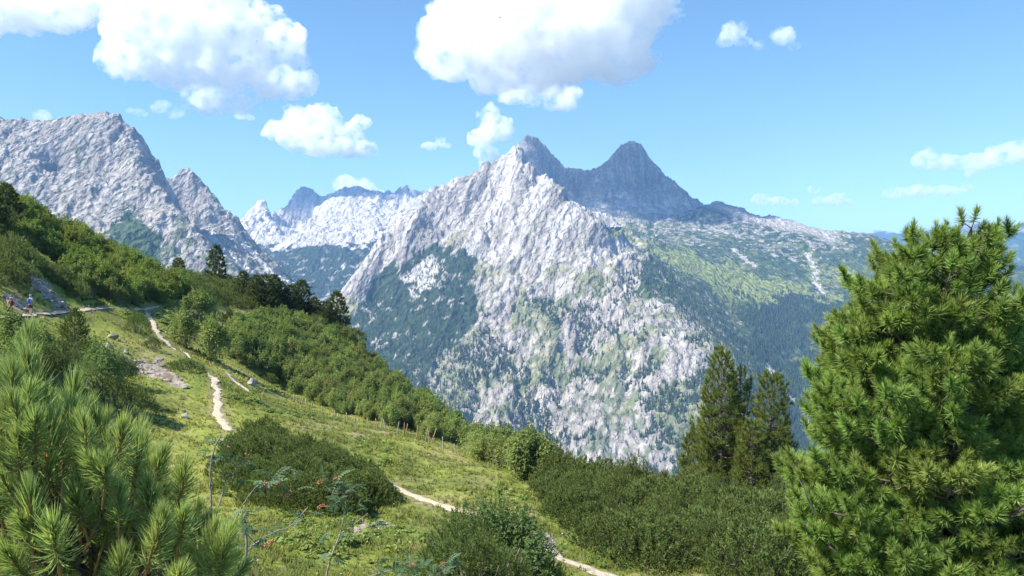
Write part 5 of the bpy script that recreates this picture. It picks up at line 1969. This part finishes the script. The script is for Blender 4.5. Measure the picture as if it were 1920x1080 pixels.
# ------------------------------------------------------------------ grass: nobody could count it
def build_grass():
    rng = np.random.RandomState(800)
    n = 105000
    r = 9.0 * (115 / 9.0) ** (rng.rand(n) ** 0.8)
    a = np.radians(rng.uniform(-35, 34, n))
    x, y = r * np.sin(a), r * np.cos(a)
    clump = fbm(x / 2.6, y / 2.6, 3, 801)
    ok = (dist_trails(x, y) > 0.05) & (rng.rand(n) < 0.45 + 0.9 * clump + 0.25)
    px = 960 + F * x / y
    z = ground_z(x, y)
    py = 540 - F * z / y
    for s in SCREES:
        ok &= ~(inpoly(px, py, s) & (rng.rand(n) < 0.9))
    x, y, z, r, clump = x[ok], y[ok], z[ok], r[ok], clump[ok]
    n = len(x)
    n1 = fbm(x / 7, y / 7, 4, 111, 0.55)
    n3 = fbm(x / 20, y / 20, 3, 113)
    n2 = fbm(x / 1.4, y / 1.4, 3, 112, 0.6)
    col = lerp(np.broadcast_to(np.array([0.175, 0.215, 0.040]), (n, 3)), np.array([0.29, 0.305, 0.07]), sstep(-0.1, 0.55, n3 + 0.4 * n1))
    col = lerp(col, np.array([0.075, 0.115, 0.028]), sstep(0.15, 0.6, n1 + 0.4 * n2) * 0.55)
    col = lerp(col, np.array([0.33, 0.28, 0.14]), (rng.rand(n) < 0.12) * 0.7)
    col = col * rng.uniform(0.85, 1.15, (n, 1))
    h = (0.10 + 0.10 * np.clip(clump + 0.3, 0, 1.2)) * rng.uniform(0.7, 1.5, n) * np.interp(r, [8, 25, 60, 115], [1.25, 1.05, 1.1, 1.5])
    w = 0.010 + 0.00042 * r
    V = np.empty((n, 5, 3, 3))
    for b in range(5):
        az = rng.rand(n) * 6.28
        lean = rng.uniform(0.2, 0.9, n)
        o = np.stack([x + rng.randn(n) * 0.05, y + rng.randn(n) * 0.05, z - 0.01], 1)
        sd = np.stack([-np.sin(az), np.cos(az), 0 * az], 1) * w[:, None]
        tip = o + np.stack([np.cos(az) * lean * h, np.sin(az) * lean * h, h], 1)
        V[:, b, 0], V[:, b, 1], V[:, b, 2] = o - sd, o + sd, tip
    V = V.reshape(-1, 3)
    C = np.repeat(col, 15, axis=0)
    me = mesh_from("grass", V, np.arange(len(V)).reshape(-1, 3), [grass_mat], smooth=False, colors=C)
    # blades are lit like the turf they stand in
    tag(link("grass", me), "short alpine grass covering the meadow", kind='stuff')
    # small white and yellow flowers
    m = 420
    i = rng.randint(0, n, m)
    v0, f0_ = ico(1)
    s = 0.028 + 0.0005 * r[i]
    V = (v0[None] * (s[:, None, None] * np.array([1, 1, 0.45])) + np.stack([x[i], y[i], z[i] + 0.16], 1)[:, None]).reshape(-1, 3)
    Fc = (f0_[None] + (np.arange(m) * len(v0))[:, None, None]).reshape(-1, 3)
    C = np.where((rng.rand(m) < 0.6)[:, None], np.array([0.7, 0.7, 0.62]), np.array([0.62, 0.55, 0.16]))
    me = mesh_from("flowers", V, Fc, [grass_mat], colors=np.repeat(C, len(v0), axis=0))
    tag(link("flowers", me), "tiny white and yellow flowers sprinkled over the meadow", kind='stuff')


build_grass()

# ------------------------------------------------------------------ conifers on the far slopes
def spruce_piece(seed, layers=4, sides=6):
    rng = np.random.RandomState(seed)
    Vs, Fs, n = [], [], 0
    for k in range(layers):
        z0, z1 = 0.05 + 0.22 * k, 0.42 + 0.20 * k
        z1 = min(z1, 1.0)
        r = 0.20 * (1 - 0.78 * k / (layers - 0.4))
        a = np.linspace(0, 6.28, sides, endpoint=False) + rng.rand()
        ring = np.stack([np.cos(a) * r * rng.uniform(0.75, 1.2, sides), np.sin(a) * r * rng.uniform(0.75, 1.2, sides), z0 + rng.randn(sides) * 0.02], 1)
        Vs += [ring, [[0, 0, z1]]]
        i = np.arange(sides)
        Fs.append(np.stack([n + i, n + (i + 1) % sides, np.full(sides, n + sides)], 1))
        n += sides + 1
    V = np.concatenate([np.array(v) for v in Vs])
    return V, np.concatenate(Fs), np.tile(np.array([0.042, 0.066, 0.030]) * rng.uniform(0.8, 1.2), (len(V), 1))


spruce_mat = foliage_material("far_conifer_needles", 0.1, 0.01, 0.2)


def far_conifers():
    rng = np.random.RandomState(900)
    pieces = [spruce_piece(910 + i) for i in range(4)]
    m = C
    n = 420000
    px = rng.uniform(640, 1900, n)
    u = rng.rand(n)
    y = 1650 * (3700 / 1650) ** u
    x = y * (px - 960) / F
    z = m.height(x, y)
    py = 540 - F * z / y
    a = fbm(x / 165, y / 165, 4, 920, 0.6)
    b = fbm(x / 36, y / 36, 3, 921, 0.6)
    w = np.zeros(n)
    face = (px > 820) & (px < 1420) & (py > 540)
    w = np.where(face, sstep(0.10, 0.42, 1.25 * a + 0.45 * b + 0.22 * sstep(560, 720, py) - 0.14 + 0.35 * sstep(1250, 1320, px) * sstep(640, 700, py)) * 0.75, w)
    wp, wq = px + 18 * a, py + 18 * b
    # the pale slabs stay bare
    for (cx, cy, rx, ry) in ((1120, 770, 110, 60), (1180, 855, 120, 34), (1230, 605, 100, 34), (960, 590, 60, 40)):
        w = np.where(np.hypot((px - cx) / rx, (py - cy) / ry) + 0.4 * b < 0.9, w * 0.05, w)
    spur = inpoly(wp, wq, [(1100, 560), (1180, 500), (1215, 478), (1230, 500), (1190, 560), (1130, 600)])
    w = np.where(spur, 0.5 * sstep(-0.1, 0.3, b), w)
    left = inpoly(wp, wq, [(655, 600), (735, 510), (800, 470), (890, 490), (885, 590), (840, 660), (880, 760), (860, 840), (600, 800)])
    w = np.where(left, 0.30, w)
    rt = inpoly(wp, wq, [(1395, 590), (1482, 552), (1560, 572), (1640, 580), (1900, 610), (1900, 1000), (1490, 1000), (1440, 760)])
    w = np.where(rt, 0.85 * sstep(-0.5, 0.0, a + 0.5 * b), w)
    kr = inpoly(wp, wq, [(1215, 480), (1300, 540), (1390, 640), (1430, 740), (1390, 720), (1300, 600), (1210, 545)])
    w = np.where(kr, 0.16, w)
    dens = rng.rand(n) < w * np.where(rt, 0.55, 0.33) * (y / 2600) ** 0.6
    x, y, z, px, py, rt, left = (q[dens] for q in (x, y, z, px, py, rt, left))
    h = rng.uniform(9, 19, len(x)) * np.where(left, 0.8, 1.0) * (0.75 + 0.35 * rng.rand(len(x)))
    size = h / y * F
    order = np.argsort(-size * ((py < 885) & (px < 1440) & (px > 840)))
    one, rest = order[:300], order[300:]
    mes = [mesh_from("conifer", v, f, [spruce_mat], smooth=False, colors=c) for v, f, c in pieces]
    for i in one:
        o = link("conifer", mes[rng.randint(4)], loc=(x[i], y[i], z[i] - 1.0), rot=(0, 0, rng.rand() * 6.28), scale=(h[i] * rng.uniform(0.85, 1.2),) * 2 + (h[i],))
        tag(o, "dark conifer standing on the pale lower face of the middle mountain", "conifer", "conifers on the pale mountain face")
    k = len(rest)
    print("far conifers", len(x))
    V, Fc, Cc = stamp([(v, f, c) for v, f, c in pieces], np.stack([x, y, z - 1.0], 1)[rest], np.tile([0, 0, 1.0], (k, 1)), h[rest], rng, rng.uniform(0.75, 1.25, (k, 1)) * np.ones(3))
    me = mesh_from("far_forest", V, Fc, [spruce_mat], smooth=False, colors=Cc)
    tag(link("far_forest", me), "far conifer forest on the valley slopes", kind='stuff')


far_conifers()

# ------------------------------------------------------------------ hikers
def flat_mat(name, c, rough=0.8):
    return plain_material(name, tuple(np.array(c) * 0.85), tuple(np.array(c) * 1.1), 25, rough, 0.002)


skin_mat = flat_mat("skin", (0.50, 0.30, 0.21), 0.6)
hair_dark = flat_mat("dark_hair", (0.05, 0.035, 0.025))
hair_fair = flat_mat("fair_hat", (0.45, 0.36, 0.26))


def skinned(name, joints, edges, mat, parent, sub=2):
    """One continuous skin grown round a chain of joints {key: (x, y, z, rx, ry)}."""
    keys = list(joints)
    me = bpy.data.meshes.new(name + "_joints")
    me.from_pydata([joints[k][:3] for k in keys], [(keys.index(a), keys.index(b)) for a, b in edges], [])
    o = bpy.data.objects.new(name + "_joints", me)
    COL.objects.link(o)
    md = o.modifiers.new("skin", 'SKIN')
    md.use_smooth_shade = True
    for i, k in enumerate(keys):
        sv = me.skin_vertices[0].data[i]
        j = joints[k]
        sv.radius = (j[3], j[4] if len(j) > 4 else j[3])
        sv.use_root = (i == 0)
    s = o.modifiers.new("sub", 'SUBSURF')
    s.levels = s.render_levels = sub
    dg = bpy.context.evaluated_depsgraph_get()
    m2 = bpy.data.meshes.new_from_object(o.evaluated_get(dg))
    m2.name = name
    bpy.data.objects.remove(o)
    bpy.data.meshes.remove(me)
    m2.materials.clear()
    m2.materials.append(mat)
    return link(name, m2, parent)


def hiker(px, py, height_px, label, rz, shirt, shorts, pack, boots, hat, stride, D=None):
    h = ground_hit(px, py)
    if D is None:
        D = h[1]
    x, y = D * (px - 960) / F, D
    z = float(ground_z(x, y))
    e = empty("person", (x, y, z + 0.03), label, "person", None, rz)
    k = height_px * D / F / 1.76
    e.scale = (k, k, k)
    # local: facing +Y, feet at z = 0
    s = stride
    J = {'pelvis': (0, 0, 0.95, 0.135, 0.105), 'waist': (0, 0, 1.10, 0.125, 0.095), 'chest': (0, 0.02, 1.30, 0.155, 0.105), 'collar': (0, 0, 1.44, 0.10, 0.08), 'neck': (0, 0.01, 1.51, 0.052),
         'head': (0, 0.03, 1.60, 0.082, 0.095), 'crown': (0, 0.02, 1.71, 0.070, 0.082),
         'lh': (-0.10, 0, 0.90, 0.088), 'rh': (0.10, 0, 0.90, 0.088), 'lk': (-0.11, 0.16 * s + 0.03, 0.50, 0.058), 'rk': (0.11, -0.06 * s + 0.03, 0.50, 0.058),
         'la': (-0.11, 0.26 * s, 0.10, 0.040), 'ra': (0.11, -0.34 * s, 0.10 + 0.08 * s, 0.040), 'lt': (-0.12, 0.26 * s + 0.14, 0.04, 0.034), 'rt': (0.12, -0.34 * s + 0.13, 0.04, 0.034),
         'ls': (-0.19, 0, 1.40, 0.062), 'rs': (0.19, 0, 1.40, 0.062), 'le': (-0.27, -0.04 - 0.05 * s, 1.14, 0.045), 're': (0.27, 0.02 + 0.04 * s, 1.14, 0.045),
         'lw': (-0.26, 0.10 - 0.10 * s, 0.93, 0.033), 'rw': (0.26, 0.16 + 0.10 * s, 0.95, 0.033), 'lp': (-0.25, 0.14 - 0.10 * s, 0.85, 0.036), 'rp': (0.25, 0.20 + 0.10 * s, 0.87, 0.036)}
    E = [('pelvis', 'waist'), ('waist', 'chest'), ('chest', 'collar'), ('collar', 'neck'), ('neck', 'head'), ('head', 'crown'), ('pelvis', 'lh'), ('pelvis', 'rh'), ('lh', 'lk'), ('rh', 'rk'), ('lk', 'la'), ('rk', 'ra'),
         ('la', 'lt'), ('ra', 'rt'), ('collar', 'ls'), ('collar', 'rs'), ('ls', 'le'), ('rs', 're'), ('le', 'lw'), ('re', 'rw'), ('lw', 'lp'), ('rw', 'rp')]
    for sd in (-1, 1):                       # four fingers and a thumb on each hand
        w = 'l' if sd < 0 else 'r'
        cx, cy, cz = J[w + 'p'][:3]
        for i, (dy, L) in enumerate(((-0.026, 0.060), (-0.009, 0.075), (0.009, 0.080), (0.026, 0.070))):
            J[f'{w}f{i}a'] = (cx, cy + dy, cz - 0.045, 0.009)
            J[f'{w}f{i}b'] = (cx - sd * 0.012, cy + dy * 1.1 + 0.01, cz - 0.045 - L * 0.6, 0.008)
            E += [(w + 'p', f'{w}f{i}a'), (f'{w}f{i}a', f'{w}f{i}b')]
        J[w + 'th'] = (cx - sd * 0.03, cy + 0.05, cz - 0.03, 0.010)
        E.append((w + 'p', w + 'th'))
    skinned("body", J, E, skin_mat, e)
    # nose, eyes and mouth sit on the front of the head
    v0, f0_ = ico(2)
    head = [(v0 * [0.014, 0.02, 0.022] + [0, 0.135, 1.60], f0_)]
    link("nose", mesh_from("nose", head[0][0], head[0][1], [skin_mat]), e)
    for sd in (-1, 1):
        link("eye", mesh_from("eye", v0 * [0.013, 0.008, 0.008] + [sd * 0.032, 0.118, 1.635], f0_, [hair_dark]), e)
        link("ear", mesh_from("ear", v0 * [0.012, 0.022, 0.032] + [sd * 0.088, 0.02, 1.61], f0_, [skin_mat]), e)
    link("mouth", mesh_from("mouth", v0 * [0.026, 0.008, 0.007] + [0, 0.122, 1.555], f0_, [flat_mat("lips", (0.42, 0.18, 0.15))]), e)
    g = 0.014
    top = {'waist': (0, 0, 0.98, 0.135 + g, 0.105 + g)}
    T = {'b': (0, 0, 0.97, 0.150, 0.118), 'w': (0, 0, 1.10, 0.142, 0.110), 'c': (0, 0.02, 1.30, 0.172, 0.122), 'k': (0, 0, 1.43, 0.112, 0.092), 'ls': (-0.19, 0, 1.40, 0.078), 'rs': (0.19, 0, 1.40, 0.078),
         'le': (-0.245, -0.025 - 0.03 * s, 1.23, 0.066), 're': (0.245, 0.01 + 0.02 * s, 1.23, 0.066)}
    skinned("shirt", T, [('b', 'w'), ('w', 'c'), ('c', 'k'), ('k', 'ls'), ('k', 'rs'), ('ls', 'le'), ('rs', 're')], flat_mat("shirt_cloth", shirt), e)
    Sh = {'p': (0, 0, 1.0, 0.150, 0.120), 'm': (0, 0, 0.92, 0.150, 0.122), 'l': (-0.10, 0, 0.86, 0.108), 'r': (0.10, 0, 0.86, 0.108), 'lk': (-0.108, 0.11 * s + 0.02, 0.60, 0.094), 'rk': (0.108, -0.04 * s + 0.02, 0.60, 0.094)}
    skinned("shorts", Sh, [('p', 'm'), ('m', 'l'), ('m', 'r'), ('l', 'lk'), ('r', 'rk')], flat_mat("shorts_cloth", shorts), e)
    for w, sd in (('l', -1), ('r', 1)):
        a, t = J[w + 'a'], J[w + 't']
        B_ = {'a': (a[0], a[1], a[2] + 0.06, 0.055), 'h': (a[0], a[1] - 0.02, 0.045 + (a[2] - 0.10), 0.050), 't': (t[0], t[1] + 0.02, 0.035, 0.045)}
        skinned("boot", B_, [('a', 'h'), ('h', 't')], flat_mat("boot_leather", boots), e, 1)
    if pack is not None:
        Pk = {'a': (0, -0.19, 0.98, 0.135, 0.085), 'b': (0, -0.21, 1.18, 0.155, 0.105), 'c': (0, -0.19, 1.40, 0.135, 0.085), 'd': (0, -0.17, 1.47, 0.09, 0.06)}
        bp = skinned("backpack", Pk, [('a', 'b'), ('b', 'c'), ('c', 'd')], flat_mat("pack_cloth", pack), e)
        for sd in (-1, 1):
            v, f = tube(np.array([[sd * 0.10, -0.12, 1.47], [sd * 0.11, 0.0, 1.53], [sd * 0.11, 0.12, 1.44], [sd * 0.12, 0.15, 1.30], [sd * 0.13, 0.06, 1.10], [sd * 0.11, -0.10, 1.02]]), 0.018, 5)
            link("strap", mesh_from("strap", v, f, [flat_mat("pack_strap", np.array(pack) * 0.5)]), bp)
    hm = flat_mat("headwear", hat)
    v = v0.copy()
    v[:, 2] = np.maximum(v[:, 2], -0.25)
    link("hair", mesh_from("hair", v * [0.096, 0.112, 0.105] + [0, 0.005, 1.668], f0_, [hm]), e)
    return e


hiker(20, 595, 37, "hiker striding on the path with a dark red backpack and shorts, leftmost of the walkers", math.radians(60), (0.52, 0.27, 0.23), (0.12, 0.035, 0.035), (0.16, 0.022, 0.022), (0.40, 0.36, 0.33), (0.42, 0.30, 0.20), 1.0)
hiker(57, 592, 39, "hiker standing on the path with a bright blue backpack, pale blue shirt and dark shorts", math.radians(-15), (0.34, 0.42, 0.60), (0.035, 0.035, 0.06), (0.04, 0.11, 0.46), (0.30, 0.16, 0.09), (0.33, 0.34, 0.36), 0.15)
hiker(362, 566, 26, "distant walker in a pale top coming over the crest, half hidden by shrubs", math.radians(175), (0.72, 0.58, 0.42), (0.10, 0.09, 0.08), None, (0.2, 0.15, 0.1), (0.05, 0.04, 0.03), 0.5)


# ------------------------------------------------------------------ labels: single out what its place singles out
def refine_labels():
    groups = {}
    for o in bpy.data.objects:
        if o.parent is None and o.get("group") and o.get("label"):
            groups.setdefault((o["group"], o["label"]), []).append(o)
    for (g, lab), obs in groups.items():
        if len(obs) < 3:
            continue
        pts = []
        for o in obs:
            x, y, z = o.location
            if y > 1:
                px, py = 960 + F * x / y, 540 - F * z / y
                if 0 < px < 1920 and 0 < py < 1080:
                    pts.append((px, py, max(o.scale) / y, o))
        if len(pts) < 3:
            continue
        done = set()
        for word, key in (("leftmost", lambda q: q[0]), ("rightmost", lambda q: -q[0]), ("topmost", lambda q: q[1]), ("lowest", lambda q: -q[1]), ("largest", lambda q: -q[2])):
            q = min((p for p in pts if p[3].name not in done), key=key, default=None)
            if q is None:
                break
            done.add(q[3].name)
            q[3]["label"] = f"{word} of the {g}"
        if len(pts) < 12:
            continue
        mx, my = np.median([p[0] for p in pts]), np.median([p[1] for p in pts])
        for px, py, s, o in pts:
            if o.name not in done:
                w = f"{lab}, {'upper' if py < my else 'lower'} {'left' if px < mx else 'right'} part"
                if len(w.split()) > 16:
                    w = f"one of the {g}, {'upper' if py < my else 'lower'} {'left' if px < mx else 'right'} part"
                o["label"] = w


refine_labels()
